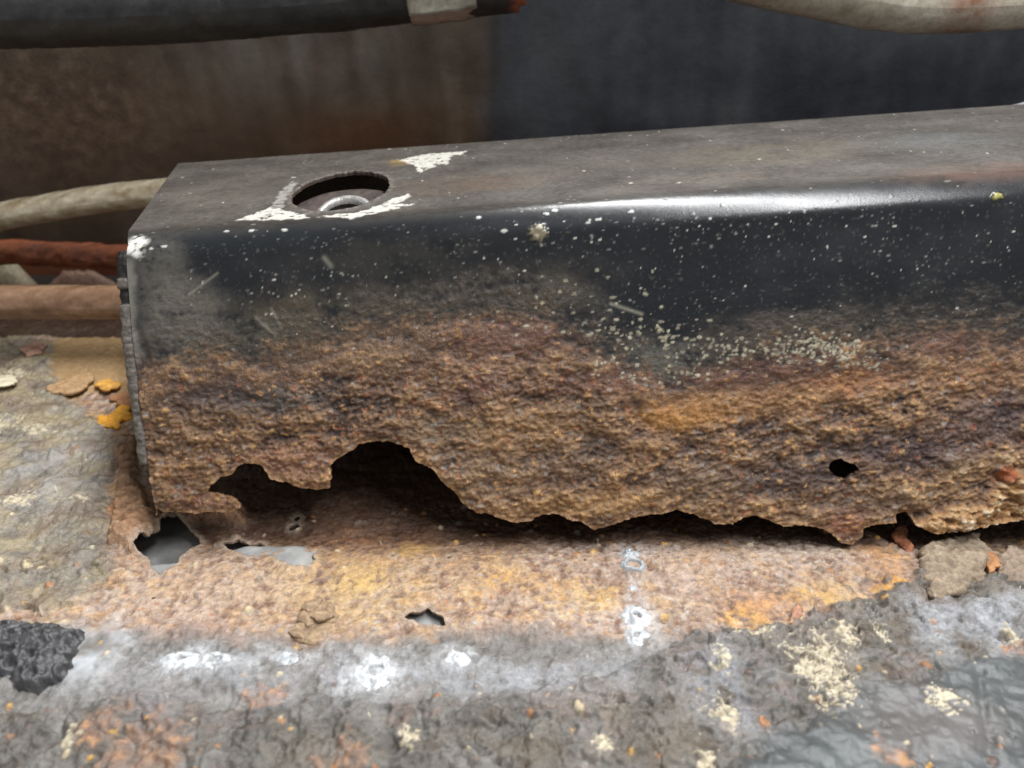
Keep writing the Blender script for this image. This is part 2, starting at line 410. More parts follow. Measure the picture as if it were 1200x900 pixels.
    # orange rust breaking out of the seal
    for px, py, rx, ry in [(170, 884, 6, 5.5), (1040, 890, 2.4, 2), (410, 885, 1.6, 3), (375, 885, 1.3, 1.1), (85, 533, 1.4, 1.1), (310, 815, 3, 2), (120, 852, 2, 3), (1190, 760, 3, 1.5)]:
        s_ = sst(.25, .7, spot(px, py, rx * 1.2, ry * 1.2, .9) + .5 * n2 * .7 + .2 * nf - .08)
        mix(col, s_ * np.clip(.6 + .6 * n2, 0, .95), ramp(.5 + .6 * n2, [(0, lin(104, 82, 70)), (.6, lin(148, 116, 96)), (1, lin(178, 136, 92))])); h += s_ * .3 * cid
    # bare tan floor, beside the pipe
    tan = area([(66, 392), (150, 386), (156, 470), (118, 455), (84, 470), (60, 440)], 1.5)
    mix(col, tan * .8, lin(168, 138, 96)); h *= 1 - .55 * tan; grain *= 1 - .5 * tan
    # shelf of broken rust beneath the left end of the box
    foot = area([(138, 520), (160, 520), (172, 600), (280, 585), (284, 600), (215, 604), (200, 604), (176, 622), (150, 645), (128, 640), (140, 580)], 1.0)
    mix(col, foot * .8, ramp(.5 + .5 * n2, [(0, lin(112, 80, 58)), (1, lin(184, 142, 104))])); h += foot * (2.6 + .8 * n1 + .4 * n2)
    # pits and pinholes, glints of salt
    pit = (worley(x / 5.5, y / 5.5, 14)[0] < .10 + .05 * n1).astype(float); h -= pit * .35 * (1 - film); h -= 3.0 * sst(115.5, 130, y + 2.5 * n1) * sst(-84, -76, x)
    r = np.random.RandomState(3)
    for i in range(620):                        # grains of rust and grit lying loose
        px, py = r.uniform(-140, 180), r.uniform(62, 140)
        i0 = int(np.searchsorted(X, px)); j0 = int(np.searchsorted(Y, py))
        rr = r.uniform(.25, .75) if r.rand() < .8 else r.uniform(.7, 1.3)
        w = int(rr / .3) + 2
        sl = (slice(max(j0 - w, 0), j0 + w), slice(max(i0 - w, 0), i0 + w))
        a = r.uniform(0, 3.14); dx = x[sl] - px; dy = y[sl] - py
        u = dx * math.cos(a) + dy * math.sin(a); v = -dx * math.sin(a) + dy * math.cos(a)
        mk = 1 - sst(.6, 1.1, np.hypot(u / rr, v / rr / r.uniform(.5, 1)))
        h[sl] += mk * rr * .55
        c = [(214, 196, 160), (176, 120, 70), (120, 110, 100), (210, 160, 70), (150, 140, 132), (96, 70, 54)][r.randint(6)]
        cc = col[sl]; cc[...] = cc * (1 - .7 * mk[..., None]) + lin(*c) * .7 * mk[..., None]
    # --- holes rotted through the skin, edges of the plies curled up
    keep = np.full(x.shape, 9.0)
    wx3 = x + fbm(x / 2.5, y / 2.5, 3, 60) * .55; wy3 = y + fbm(x / 2.5, y / 2.5, 3, 61) * .55
    for pts in HOLES:
        keep = np.minimum(keep, sdpoly(wx3, wy3, P2(pts)))
    for px, py, r_ in [(342, 606, 1.0), (345, 595, .9), (527, 651, .5), (460, 648, .45), (345, 600, .35), (686, 656, .3), (182, 700, .4)]:
        c = flr(px, py); keep = np.minimum(keep, np.hypot(wx3 - c[0], wy3 - c[1]) - r_)
    for px, py, rx, ry, k in [(230, 774, 7, 2.6, .8), (330, 772, 8, 2.0, .5), (440, 790, 5.5, 4.5, .7), (538, 774, 3.5, 2, .6), (740, 640, 3.5, 3, .5), (745, 732, 3.5, 5, .7), (740, 690, 1.8, 3, .5)]:
        sp = spot(px, py, rx, ry, .9) * k * sst(-.6, .2, n2 + .5 * nf); mix(col, sp, lin(190, 192, 194)); rough = rough - .08 * sp       # metal scoured bright round the welds
    lip = sst(3.2, 0, keep); h += .35 * lip * sst(0, 1, .6 + n1)
    mix(col, sst(1.6, .1, keep) * .7, lin(172, 152, 132))
    # keep the surroundings of the back edge calm, seam ledge by the wall
    z = zfloor(x) + h + 2.2 * sst(255, 268, y) * (1 + .3 * n1)
    back = sst(225, 240, y) * sst(-60, -75, x)
    mix(col, sst(245, 258, y) * .75, lin(122, 66, 40))
    y0 = flr(70, 394)[1] + 1.5 * n1; gut = sst(y0 - .5, y0 + 1.8, y) * sst(-66, -74, x); z -= 11 * gut; mix(col, sst(.1, .6, gut) * .85, lin(52, 40, 32))        # gutter under the brown tube, its shade painted in dark brown
    for px, py, rx, ry, hh in [(12, 322, 7, 5, 16), (95, 325, 15, 3.0, 12)]:
        c = flr(px, py); g = np.exp(-((x - c[0]) / rx) ** 2 - ((y - c[1]) / ry) ** 2); z += hh * g * (1 + .06 * n2 + .08 * n1)
        mix(col, np.clip(g * 1.6, 0, 1) * .85, lin(206, 196, 166) if hh > 13 else lin(170, 136, 116))
    P = np.stack([x, y, z], -1)
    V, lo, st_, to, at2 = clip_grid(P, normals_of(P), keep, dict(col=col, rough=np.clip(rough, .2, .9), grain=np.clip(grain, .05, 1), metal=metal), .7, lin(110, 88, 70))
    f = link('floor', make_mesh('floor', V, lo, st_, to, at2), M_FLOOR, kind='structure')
    f['label'] = 'rusty floor pan with patches of grey cracked underseal'
    hmap = (X, Y, z)
    # second ply of grey steel under the rotted skin, and an added dark tray stopping light from below
    X2 = np.arange(-110, 20, .6); Y2 = np.arange(70, 160, .6); a, b = np.meshgrid(X2, Y2)
    _hc = flr(180, 624); _h2 = flr(315, 643); _sh = np.exp(-((a - _h2[0]) / 14) ** 4 - ((b - _h2[1]) / 5) ** 4); z2 = zfloor(a) - 2.1 + .75 * _sh - 5 * np.exp(-((a - _hc[0]) / 2.8) ** 2 - ((b - _hc[1]) / 2.0) ** 2) + .35 * fbm(a / 5, b / 5, 4, 70) - 1.3 * sst(-55, -85, a) - 5 * sst(121, 125, b) * (1 - _sh)
    k2 = np.full(a.shape, 9.0)
    cc = ramp(.5 + .5 * fbm(a / 6, b / 6, 4, 71), [(0, lin(112, 110, 106)), (.6, lin(150, 150, 148)), (1, lin(172, 168, 160))])
    P = np.stack([a, b, z2], -1)
    V, lo, st_, to, at2 = clip_grid(P, normals_of(P), k2, dict(col=cc, rough=np.full(a.shape, .5), grain=np.full(a.shape, .3), metal=np.zeros(a.shape)), 1.0)
    link('lower_sheet', make_mesh('lower_sheet', V, lo, st_, to, at2), M_FLOOR, f)
    X3 = np.linspace(-340, 418, 24); Y3 = np.linspace(-70, 278, 16); a, b = np.meshgrid(X3, Y3)
    edge = ((a <= X3[0] + 1) | (a >= X3[-1] - 1) | (b <= Y3[0] + 1) | (b >= Y3[-1] - 1))
    z3 = zfloor(a) - np.where(edge, -.0, 16.0)
    P = np.stack([a, b, z3 - .4 * edge], -1)
    one = np.ones(a.shape)
    V, lo, st_, to, at2 = clip_grid(P, normals_of(P), one, dict(col=np.ones(a.shape + (3,)) * lin(40, 34, 30), rough=one * .8, grain=one * .3, metal=one * 0), 1.0)
    link('light_stop_tray', make_mesh('light_stop_tray', V, lo, st_, to, at2), M_FLOOR, f)
    return f, hmap
HOLES = [
    [(158, 639), (168, 628), (178, 622), (188, 612), (200, 600), (212, 606), (222, 612), (234, 627), (222, 636), (213, 645), (206, 660), (198, 668), (188, 675), (177, 664), (172, 650), (163, 644)],
    [(258, 622), (276, 620), (292, 626), (307, 626), (311, 640), (293, 648), (276, 641), (264, 634)],
    [(317, 645), (330, 641), (340, 637), (356, 641), (368, 640), (369, 653), (360, 664), (340, 662), (326, 655)],
    [(472, 722), (486, 717), (501, 714), (516, 719), (521, 728), (522, 734), (508, 731), (492, 729), (480, 726)],
]
FLOOR, (HX, HY, HZ) = build_floor()
def ground(x, y):
    i = int(np.clip(np.searchsorted(HX, x), 0, len(HX) - 1)); j = int(np.clip(np.searchsorted(HY, y), 0, len(HY) - 1))
    return HZ[j, i]

# ------------------------------------------------------------------ bulkhead panel behind
def build_panel():
    X = np.arange(-400, 480, 1.5); Zs = np.arange(-60, 210, 1.5); YW = 276.0
    x, z = np.meshgrid(X, Zs)
    n = fbm(x / 30, z / 20, 5, 80); n2 = fbm(x / 5, z / 5, 4, 81); st = fbm(x / 9, z / 60, 4, 82)
    jx = at(577, 100, YW)[0] + (z - at(577, 100, YW)[2]) * .12
    right = sst(-7, 5, x - jx + 4 * n)
    t = .5 + .4 * n + .25 * st
    cl = ramp(t, [(0, lin(46, 38, 31)), (.5, lin(72, 60, 48)), (1, lin(100, 88, 75))])
    cr = ramp(t, [(0, lin(36, 37, 42)), (.5, lin(52, 54, 60)), (1, lin(74, 76, 78))])
    col = cl * (1 - right[..., None]) + cr * right[..., None]
    c = at(60, 120, YW); pit = sst(48, 6, np.hypot((x - c[0]) * .8, z - c[2]))
    f1, f2, cid = worley(x / 4, z / 4, 15)
    h = .15 * n + .15 * n2 * .5 + .6 * sst(-1, 1, x - jx)
    h += pit * (.3 * n2 + .15 * (cid - .5))
    mix(col, pit * sst(0, .5, n2) * .6, lin(120, 100, 84))
    c = at(330, 60, YW); mix(col, np.exp(-((x - c[0]) / 45) ** 2 - ((z - c[2]) / 16) ** 2) * np.clip(.5 + st, 0, 1) * .6, lin(104, 102, 98))
    c = at(420, 160, YW); mix(col, np.exp(-((x - c[0]) / 30) ** 2 - ((z - c[2]) / 9) ** 2) * .7, lin(92, 58, 34))
    c = at(90, 160, YW); mix(col, np.exp(-((x - c[0]) / 60) ** 2 - ((z - c[2]) / 22) ** 2) * .6, lin(84, 62, 46))
    c = at(690, 120, YW); mix(col, np.exp(-((x - c[0] + .5 * (z - c[2])) / 5) ** 2) * .5 * right, lin(34, 34, 36))
    c = at(640, 70, YW); mix(col, np.exp(-((x - c[0]) / 14) ** 2 - ((z - c[2]) / 26) ** 2) * .5, lin(78, 82, 84))
    low = sst(14, 2, z - zfloor(x)); mix(col, low * .8, lin(112, 60, 38))
    y = YW - h
    P = np.stack([x, y, z], -1)
    one = np.ones(x.shape)
    V, lo, s_, to, at2 = clip_grid(P, normals_of(P), one, dict(col=col, rough=.5 + .15 * n + .2 * pit, grain=one * .35 + .5 * pit, metal=one * 0), 1)
    link('bulkhead_panel', make_mesh('bulkhead_panel', V, lo, s_, to, at2), M_WALL,
         label='dark upright steel panel stained brown on one half, behind the rusted box section', cat='panel')
build_panel()

# ------------------------------------------------------------------ box section
BOX = bpy.data.objects.new('box_section', None); COL.objects.link(BOX)
BOX['label'] = 'black painted steel box section rotted through with rust along its bottom edge'
BOX['category'] = 'box section'
_bb = np.array([0, 170, zfloor(0)]); BOX.location = _bb * MM
PROF = [np.array([YB + 6, ZT - 75]), np.array([YB, ZT]), np.array([YF, ZT]), np.array([YF, ZT]) + LEAN * 90]
RAD = {1: 1.6, 2: 5.2}                         # tangent lengths of the two folds
S_BACK = -(YB - YF)
def prof(s):
    """(y, z) along the folded sheet: s = 0 at the front top corner, < 0 over the top, > 0 down the front"""
    s = np.asarray(s, float); out = np.zeros(s.shape + (2,))
    db = (PROF[0] - PROF[1]) / np.linalg.norm(PROF[0] - PROF[1]); dt = np.array([1.0, 0])
    def seg(sv):
        return np.where((sv > 0)[..., None], PROF[2] + LEAN * np.maximum(sv, 0)[..., None],
                        np.where((sv > S_BACK)[..., None], PROF[2] - dt * sv[..., None], PROF[1] + db * (S_BACK - sv)[..., None]))
    out = seg(s)
    for c, r in ((0.0, RAD[2]), (S_BACK, RAD[1])):
        m_ = np.abs(s - c) < r
        if np.any(m_):
            t = ((s[m_] - c + r) / (2 * r))[:, None]
            a, b, e = seg(np.array([c - r]))[0], seg(np.array([c]))[0], seg(np.array([c + r]))[0]
            # a conic with the roundness of a circular bend
            w = .78
            out[m_] = ((1 - t) ** 2 * a + 2 * w * t * (1 - t) * b + t ** 2 * e) / ((1 - t) ** 2 + 2 * w * t * (1 - t) + t ** 2)
    return out
_le = [(S_BACK - 60, top(200, 197)[0] + 4), (S_BACK, top(200, 197)[0]), (-6, top(153, 268)[0]), (0, front(146, 282)[0]), (5, front(147, 300)[0]), (20, front(158, 390)[0] - .6), (45, front(172, 520)[0]), (70, front(184, 610)[0])]
def xleft(s):
    return np.interp(s, [a for a, b in _le], [b for a, b in _le])
XR = front(1200, 450)[0] + 45
S = np.concatenate([np.linspace(S_BACK - 62, S_BACK - 2, 14), np.arange(S_BACK - 1.6, S_BACK + 1.7, .4), np.arange(S_BACK + 2.2, -7, .55), np.arange(-7, -5, .3), np.arange(-5, 5, .28), np.arange(5, 18, .34), np.arange(18, 76, .25)])
XF = XR; XR = XR + 130; _uf = (XF - front(150, 300)[0]) / (XR - front(150, 300)[0])
UU = np.concatenate([np.linspace(0, _uf, 1000), np.linspace(_uf, 1, 60)[1:]])

def build_shell():
    s, u = np.meshgrid(S, UU, indexing='ij')
    xl = xleft(s); x = xl + (XR - xl) * u
    yz = prof(S); e = 1e-2
    tg = prof(S + e) - prof(S - e)
    nrm = np.stack([-tg[:, 1], tg[:, 0]], -1) / np.linalg.norm(tg, axis=1)[:, None]
    nrm = np.where((nrm @ np.array([-.5, .8]))[:, None] < 0, -nrm, nrm)
    nrm[:14] = np.array([1, 0])
    wx = x + fbm(x / 5, s / 5, 4, 101) * 1.5; ws = s + fbm(x / 5, s / 5, 4, 102) * 1.5
    n1 = fbm(x / 8, s / 5, 5, 103); n2 = fbm(x / 2.4, s / 1.6, 4, 104); n3 = fbm(x / .9, s / .7, 3, 105); nb = fbm(x / 40, s / 25, 3, 106)
    isfront = s > 0
    # ---------- where the paint has given way
    edge = FR([(60, 436), (160, 432), (215, 424), (300, 424), (365, 412), (420, 392), (500, 384), (535, 374), (600, 376), (645, 380), (690, 410), (740, 436), (790, 450), (825, 436), (870, 432), (930, 412),
               (985, 408), (1050, 402), (1120, 394), (1200, 402), (1500, 390)])
    es = np.interp(x, [p[0] for p in edge], [p[1] for p in edge])
    rd = s - es + fbm(x / 7, s / 5, 4, 107) * 2.2 + n2 * .5       # > 0 in the rust
    rust = sst(-.7, 1.0, rd) * isfront; stain = sst(-4.5, 3.5, rd + 3.0 * n2 + 2.0 * n3 + 2.0 * n1) * isfront
    halo = sst(-13, .5, rd + 5 * n1 + 2 * n2) * isfront * (1 - rust)          # rough blistered paint just above
    # ---------- paint and dust
    col = np.zeros(x.shape + (3,))
    blk = ramp(.5 + .4 * nb + .15 * n1, [(0, lin(17, 19, 22)), (.6, lin(27, 30, 34)), (1, lin(46, 49, 52))])
    top_c = ramp(.5 + .35 * fbm(x / 16, s / 9, 5, 108) + .2 * fbm(x / 2, s / 1.2, 3, 109), [(0, lin(46, 41, 37)), (.45, lin(76, 71, 65)), (.7, lin(92, 87, 81)), (1, lin(116, 107, 97))])
    tf = sst(1.0, -7.5, s + 1.2 * n1)
    col[...] = blk * (1 - tf[..., None]) + top_c * tf[..., None]
    rough = .24 + .05 * n1 + .22 * sst(-2.5, -8, s); grain = .06 + .16 * sst(5, 12, s) + .52 * sst(-5, -11, s)
    h = .05 * nb + .05 * n1 * tf + .03 * n2 * tf
    def blot(px, py, rx, rs, c, k, f=front, soft=.6, jag=1.0):
        p = f(px, py); d = np.hypot((x + (wx - x) * jag - p[0]) / rx, (s + (ws - s) * jag - p[1]) / rs)
        mk = (1 - sst(1 - soft, 1 + soft, d + .35 * n2 + .2 * n3)) * k * sst(-.9, .3, n1 + .7 * n2 + .4 * n3); mix(col, mk, lin(*c)); return mk
    # brown and grey bloom over the black paint
    for a in [(220, 380, 8, 9, (112, 106, 96), .75), (190, 330, 6, 10, (104, 100, 92), .6), (350, 380, 12, 7, (86, 76, 58), .7), (480, 360, 14, 5, (78, 70, 58), .6), (620, 330, 16, 4, (70, 62, 50), .45),
              (450, 300, 20, 4, (66, 62, 54), .35), (780, 425, 9, 4, (104, 104, 96), .8), (930, 385, 16, 4, (78, 68, 58), .6), (640, 350, 10, 3.5, (80, 72, 58), .5), (1100, 395, 14, 4, (82, 66, 54), .5), (290, 400, 12, 4.5, (84, 82, 74), .6)]:
        mk = blot(*a); rough = rough + .3 * mk; grain = grain + .35 * mk; h = h + mk * .1 * n2
    mk = halo; rough += .3 * mk; grain += .4 * mk; h += mk * (.18 * n2 + .1 * n3); mix(col, mk * np.clip(.45 + .5 * n2, 0, .8), lin(84, 72, 58))
    for a in [(560, 215, 16, 7, (98, 80, 64), .6), (900, 180, 22, 9, (104, 95, 80), .6), (1150, 200, 16, 5, (118, 92, 80), .5), (700, 195, 25, 8, (90, 83, 75), .5), (1100, 165, 16, 8, (92, 94, 94), .6), (260, 225, 12, 14, (96, 90, 82), .6), (470, 190, 3, 3, (160, 130, 70), .6),
              (830, 210, 18, 4, (110, 98, 88), .5)]:
        blot(*a, f=top)
    # rub of bare bright paint at the corner
    mix(col, sst(.35, .8, n3 + .5 * n2) * isfront * .38, lin(104, 104, 100)); h += .05 * n3 * sst(6, 16, s)
    # ---------- rust proper
    f1, f2, cid = worley(x / 2.6 + .3 * n1, s / 1.5 + .3 * n2, 19); g1, g2, gid = worley(x / 1.0, s / .65, 20)
    t = .47 + .40 * n1 + .24 * n2 + .28 * n3 + .16 * (cid - .5) + .22 * (gid - .5) + .3 * nb
    rc = ramp(t, [(0, lin(42, 33, 31)), (.2, lin(76, 57, 47)), (.42, lin(114, 86, 64)), (.62, lin(142, 109, 76)), (.82, lin(166, 130, 88)), (1, lin(192, 164, 128))])
    def rblot(px, py, rx, rs, c, k):
        p = front(px, py); d = np.hypot((wx - p[0]) / rx, (ws - p[1]) / rs); mk = (1 - sst(.3, 1.5, d)) * k * np.clip(1 + .4 * n2, .3, 1)
        rc[...] = rc * (1 - mk[..., None]) + (rc * .15 + lin(*c) * .8) * mk[..., None]
    for a in [(250, 465, 12, 3.5, (74, 66, 64), .85), (330, 470, 8, 3, (78, 74, 70), .9), (210, 500, 7, 6, (96, 72, 54), .7), (330, 420, 9, 3, (134, 104, 74), .8), (430, 410, 14, 4, (124, 100, 78), .6), (600, 395, 13, 4.5, (112, 76, 66), .9),
              (560, 450, 7, 3, (104, 70, 76), .7), (520, 440, 16, 6, (120, 90, 68), .5), (800, 485, 9, 3.5, (190, 134, 64), .95), (880, 470, 22, 4, (170, 124, 78), .7), (700, 450, 14, 3, (122, 86, 68), .8), (860, 435, 18, 3, (120, 76, 56), .85),
              (930, 560, 13, 4.5, (72, 60, 60), .95), (820, 565, 12, 5, (88, 74, 68), .75), (1080, 530, 16, 5, (74, 58, 60), .9), (1160, 490, 12, 6, (80, 64, 66), .85), (1150, 440, 14, 5, (160, 118, 80), .6), (1110, 400, 8, 3, (112, 74, 60), .9),
              (660, 545, 10, 4, (104, 86, 72), .6), (560, 560, 10, 7, (116, 100, 84), .5), (620, 500, 18, 5, (158, 122, 82), .6), (700, 590, 16, 3, (168, 130, 84), .8), (340, 540, 10, 4, (150, 108, 84), .7), (520, 505, 8, 3, (120, 104, 84), .6), (1020, 590, 14, 4, (104, 84, 72), .7),
              (990, 615, 5, 3, (160, 108, 84), .8), (1000, 445, 10, 3, (166, 112, 66), .7), (300, 580, 8, 2.5, (140, 100, 76), .8), (210, 560, 9, 5, (130, 98, 70), .6), (245, 590, 8, 3, (128, 92, 70), .8)]:
        rblot(*a)
    fl = (gid > .93) & (n2 > 0); mix(rc, fl * .6, lin(198, 150, 90)); fl2 = (gid < .03); mix(rc, fl2 * .5, lin(170, 104, 66)); fl3 = (gid > .45) & (gid < .49); mix(rc, fl3 * .55, lin(150, 142, 134))
    g_ = rc.mean(-1, keepdims=True); rc[...] = rc * .98 + g_ * .02
    young = sst(9, .5, rd + 3 * n1) * .7; rc[...] = rc * (1 - young[..., None]) + (rc * .45 + lin(92, 66, 54) * .45) * young[..., None]
    col[...] = col * (1 - stain[..., None]) + rc * stain[..., None]
    rough = rough * (1 - rust) + (.40 + .10 * n2 - .2 * (gid > .75)) * rust; grain = grain * (1 - rust) + .95 * rust
    deep = sst(0, 14, rd)
    lamin = np.floor((n1 * 1.2 + n2 * .5 + .02 * s) * 3.0) / 3.0          # plies of scale lifting
    crust = .70 * n1 + .20 * n2 + .24 * n3 + .12 * (cid - .5) * sst(.02, .3, f2 - f1) + .20 * (gid - .5) * sst(0, .2, g2 - g1) + .34 * lamin
    h = h * (1 - rust) + rust * ((.30 + .75 * deep) * crust + .30 * sst(0, 3, rd) - .1)
    pile = 1 - sst(-.8, .6, sdpoly(wx, ws, FR([(1066, 606), (1090, 598), (1112, 592), (1150, 588), (1160, 566), (1205, 546), (1300, 515), (1400, 700), (1066, 700)])))
    mix(col, pile * .9, ramp(.5 + .7 * n2 + .4 * n3 + .3 * n1, [(0, lin(112, 78, 52)), (.35, lin(166, 120, 70)), (.6, lin(186, 150, 104)), (.8, lin(202, 182, 152)), (1, lin(224, 210, 190))]))
    h += pile * (1.6 + .6 * n1 + .5 * n2 + .4 * lamin)
    bead = front(1176, 553); bd = np.hypot((x - bead[0]) / 2.0, (s - bead[1]) / 2.0); mix(col, sst(1.1, .6, bd) * .9, lin(150, 78, 34)); h += 1.2 * np.sqrt(np.clip(1 - bd ** 2, 0, 1)); rough = np.where(bd < 1, .15, rough)
    # ---------- white specks, blisters, chips
    NV, NU = x.shape
    def stamp(px_, ss_, r, hh, c, k=.9, asp=1.0):
        j = int(np.searchsorted(S, ss_)); xl0 = float(xleft(ss_)); i = int(np.searchsorted(UU, (px_ - xl0) / (XR - xl0)))
        wi = int(r / .22) + 2; wj = int(r / .25) + 2
        sl = (slice(max(j - wj, 0), min(j + wj, NV)), slice(max(i - wi, 0), min(i + wi, NU)))
        if x[sl].size == 0: return
        d = np.hypot((x[sl] - px_) / r / asp, (s[sl] - ss_) / r) + .5 * n3[sl]; mk = 1 - sst(.6, 1.1, d)
        h[sl] += mk * hh; cc = col[sl]; cc[...] = cc * (1 - k * mk[..., None]) + c * k * mk[..., None]
        rough[sl] = rough[sl] * (1 - .5 * mk) + .45 * .5 * mk
    r = np.random.RandomState(21)
    for i in range(2600):
        if r.rand() < .60:
            a = front(r.uniform(180, 1230), 0)[0]; b = abs(r.normal(0, 1)) * 15 + r.uniform(0, 6)
            if b > 46: continue
        else:
            a, b = r.uniform(-80, 150), r.uniform(S_BACK, 0)
        if fbm(np.array([a / 16]), np.array([b / 9]), 3, 150)[0] + r.normal(0, .3) < -.05: continue
        rr = r.choice([.12, .15, .2, .27], p=[.55, .3, .13, .02]) * (1.0 if b > 0 else 1.3)
        g = r.uniform(70, 165) if r.rand() < .87 else 215; stamp(a, b, rr, .02 + rr * .1, lin(g, g * .98, g * .93), .8, r.uniform(1.1, 2.4))
    for px, py, sx_, sy_, n_ in [(960, 405, 26, 9, 120), (880, 412, 40, 9, 90), (800, 440, 20, 6, 30), (770, 395, 35, 12, 70), (990, 420, 30, 8, 60), (720, 430, 18, 12, 30), (690, 360, 60, 20, 40)]:
        for i in range(n_):
            a, b = front(r.normal(px, sx_), r.normal(py, sy_)); stamp(a, b, r.uniform(.15, .42), .05, lin(190, 182, 156) * r.uniform(.45, 1.0), .85, r.uniform(.8, 1.8))
    for px, py in [(590, 255), (603, 258), (650, 243), (690, 247), (702, 245), (640, 245), (160, 283), (175, 288), (190, 285), (290, 262), (560, 250), (740, 240), (850, 232), (260, 262), (330, 262)]:
        a, b = top(px, py) if py < 262 else front(px, py); stamp(a, b, r.uniform(.25, .5), .06, lin(200, 200, 194), .8, r.uniform(1.2, 2.2))
    a, b = front(631, 272); stamp(a, b, 2.1, .35, lin(128, 118, 96), .85, .95); stamp(a + .3, b - 1.2, .8, .2, lin(196, 190, 170), .7); stamp(a - .6, b + 1.0, .7, .15, lin(160, 150, 126), .6)
    a, b = front(1169, 228); stamp(a, b, .9, .4, lin(168, 160, 92), .9, 1.4)
    # chips of white primer and filler on the top face
    chips = [TP([(472, 186), (500, 181), (548, 177), (540, 181), (528, 182), (524, 193), (514, 192), (505, 197), (492, 203), (488, 196), (470, 188)]),
             TP([(276, 259), (300, 250), (318, 243), (330, 246), (356, 252), (362, 256), (330, 258), (300, 258)]),
             TP([(372, 254), (420, 249), (455, 236), (478, 227), (482, 230), (462, 240), (486, 239), (440, 250), (410, 256)]),
             TP([(318, 243), (330, 222), (345, 212), (348, 216), (336, 230), (330, 244)])]
    wxc = x + fbm(x / 2, s / 2, 3, 120) * .9; wsc = s + fbm(x / 2, s / 2, 3, 121) * .9
    for c in chips:
        mk = 1 - sst(-.25, .35, sdpoly(wxc, wsc, c)); mk = mk * sst(-.42, -.12, fbm((x + .7 * s) / 3.1, (s - .45 * x) / 1.7, 5, 122, .62)) * (.35 if c is chips[3] else .8)
        mix(col, mk, lin(216, 213, 202)); h += mk * .12; rough = rough * (1 - mk) + .5 * mk
    bare = sst(S_BACK + 1.6, S_BACK + .4, s) * (s > S_BACK - 3) * sst(top(575, 172)[0], top(420, 183)[0], x) * sst(-.5, .1, fbm(x / 6, s, 3, 123)); mix(col, bare * .9, lin(224, 224, 218))
    bare = sst(1.3, .6, np.hypot((wx - front(156, 284)[0]) / 2.3, (ws - .5) / 2.4)) * sst(-.4, 0, fbm((x + .7 * s) / 1.6, (s - .5 * x) / 1.3, 4, 124)); mix(col, bare * .95, lin(220, 218, 210))
    bare = sst(2.2, .3, (wx - xl)) * sst(2, 6, s) * sst(30, 18, s); mix(col, bare * .6, lin(150, 146, 136))
    # scratches
    for p0, p1, w_, k in [((222, 345), (255, 320), .25, .5), ((300, 372), (322, 392), .3, .5), ((318, 362), (330, 384), .3, .5), ((716, 356), (752, 368), .35, .7), ((380, 302), (388, 312), .5, .5)]:
        d = sdline(x, s, FR([p0, p1])); mix(col, np.exp(-(d / w_) ** 2) * k, lin(150, 146, 132))
    # ---------- what is eaten away
    keep = np.full(x.shape, 9.0)
    bottom = FR([(120, 560), (176, 560), (180, 596), (205, 602), (226, 601), (250, 600), (272, 600), (282, 594), (278, 586), (262, 580), (244, 577), (247, 568), (258, 560), (272, 556), (278, 545), (298, 541), (310, 548), (318, 562), (340, 566), (352, 572), (372, 574), (386, 572),
                 (388, 560), (388, 544), (400, 534), (414, 528), (420, 521), (436, 517), (462, 519), (478, 524), (488, 540), (506, 548), (516, 562), (528, 572), (541, 588), (556, 600), (578, 604), (602, 612), (618, 611), (634, 604), (650, 602), (668, 608), (682, 612), (697, 621), (712, 617),
                 (734, 609), (752, 604), (770, 602), (796, 598), (818, 605), (838, 614), (858, 614), (870, 606), (886, 604), (902, 610), (918, 616), (938, 614), (956, 618), (974, 624), (984, 636), (998, 638), (1010, 630), (1012, 618), (1030, 614), (1048, 612), (1052, 602), (1066, 601), (1068, 612), (1088, 622), (1140, 615), (1200, 604), (1500, 590)])
    bottom = bottom + [np.array([400, 900.0]), np.array([-400, 900.0])]
    wxe = x + fbm(x / 1.6, s / 1.6, 3, 130) * .38; wse = s + fbm(x / 1.6, s / 1.6, 3, 131) * .38
    kb = sdpoly(wxe, wse, bottom)
    kb = np.where(s < 25, 9, kb)
    # left of the polygon the sheet simply runs to the floor
    kb = np.where(x < front(182, 590)[0], np.where(s < front(176, 606)[1], np.maximum(kb, .5), kb), kb)
    keep = np.minimum(keep, kb)
    hole = FR([(968, 546), (973, 540), (983, 537), (990, 540), (1000, 543), (1006, 549), (998, 555), (992, 561), (982, 559), (974, 554)])
    keep = np.minimum(keep, np.where(s > 20, sdpoly(wxe, wse, hole), 9))
    HC = top(400, 222.5); HR = .5 * (top(456, 219)[0] - top(344, 226)[0])
    kh = np.hypot(x - HC[0], (s - HC[1]) / 1.45) - HR + .55 * fbm(x / 2.4, s / 2.4, 4, 132, .6)
    keep = np.minimum(keep, np.where(s < -2, kh, 9))
    thin = sst(2.2, 0, kb); h -= thin * .35
    mix(col, sst(1.0, 0, kb) * .45 * isfront, lin(176, 138, 96))
    rim = sst(1.7, .2, kh) * (s < -2); mix(col, rim * sst(-.3, .3, fbm(x / 1.5, s / 1.5, 3, 133)) * .8, lin(120, 112, 104)); h += rim * .12
    # ---------- to space
    y = yz[:, None, 0] + nrm[:, None, 0] * h; z = yz[:, None, 1] + nrm[:, None, 1] * h
    P = np.stack([x, y, z], -1); Nn = np.zeros_like(P); Nn[..., 1] = nrm[:, None, 0]; Nn[..., 2] = nrm[:, None, 1]
    P = P - _bb
    V, lo, st_, to, at2 = clip_grid(P[:, ::-1], Nn[:, ::-1], keep[:, ::-1],
                                    dict(col=col[:, ::-1], rough=np.clip(rough, .12, .9)[:, ::-1], grain=np.clip(grain, .05, 1)[:, ::-1], metal=np.zeros(x.shape)), 1.0, lin(70, 50, 40))
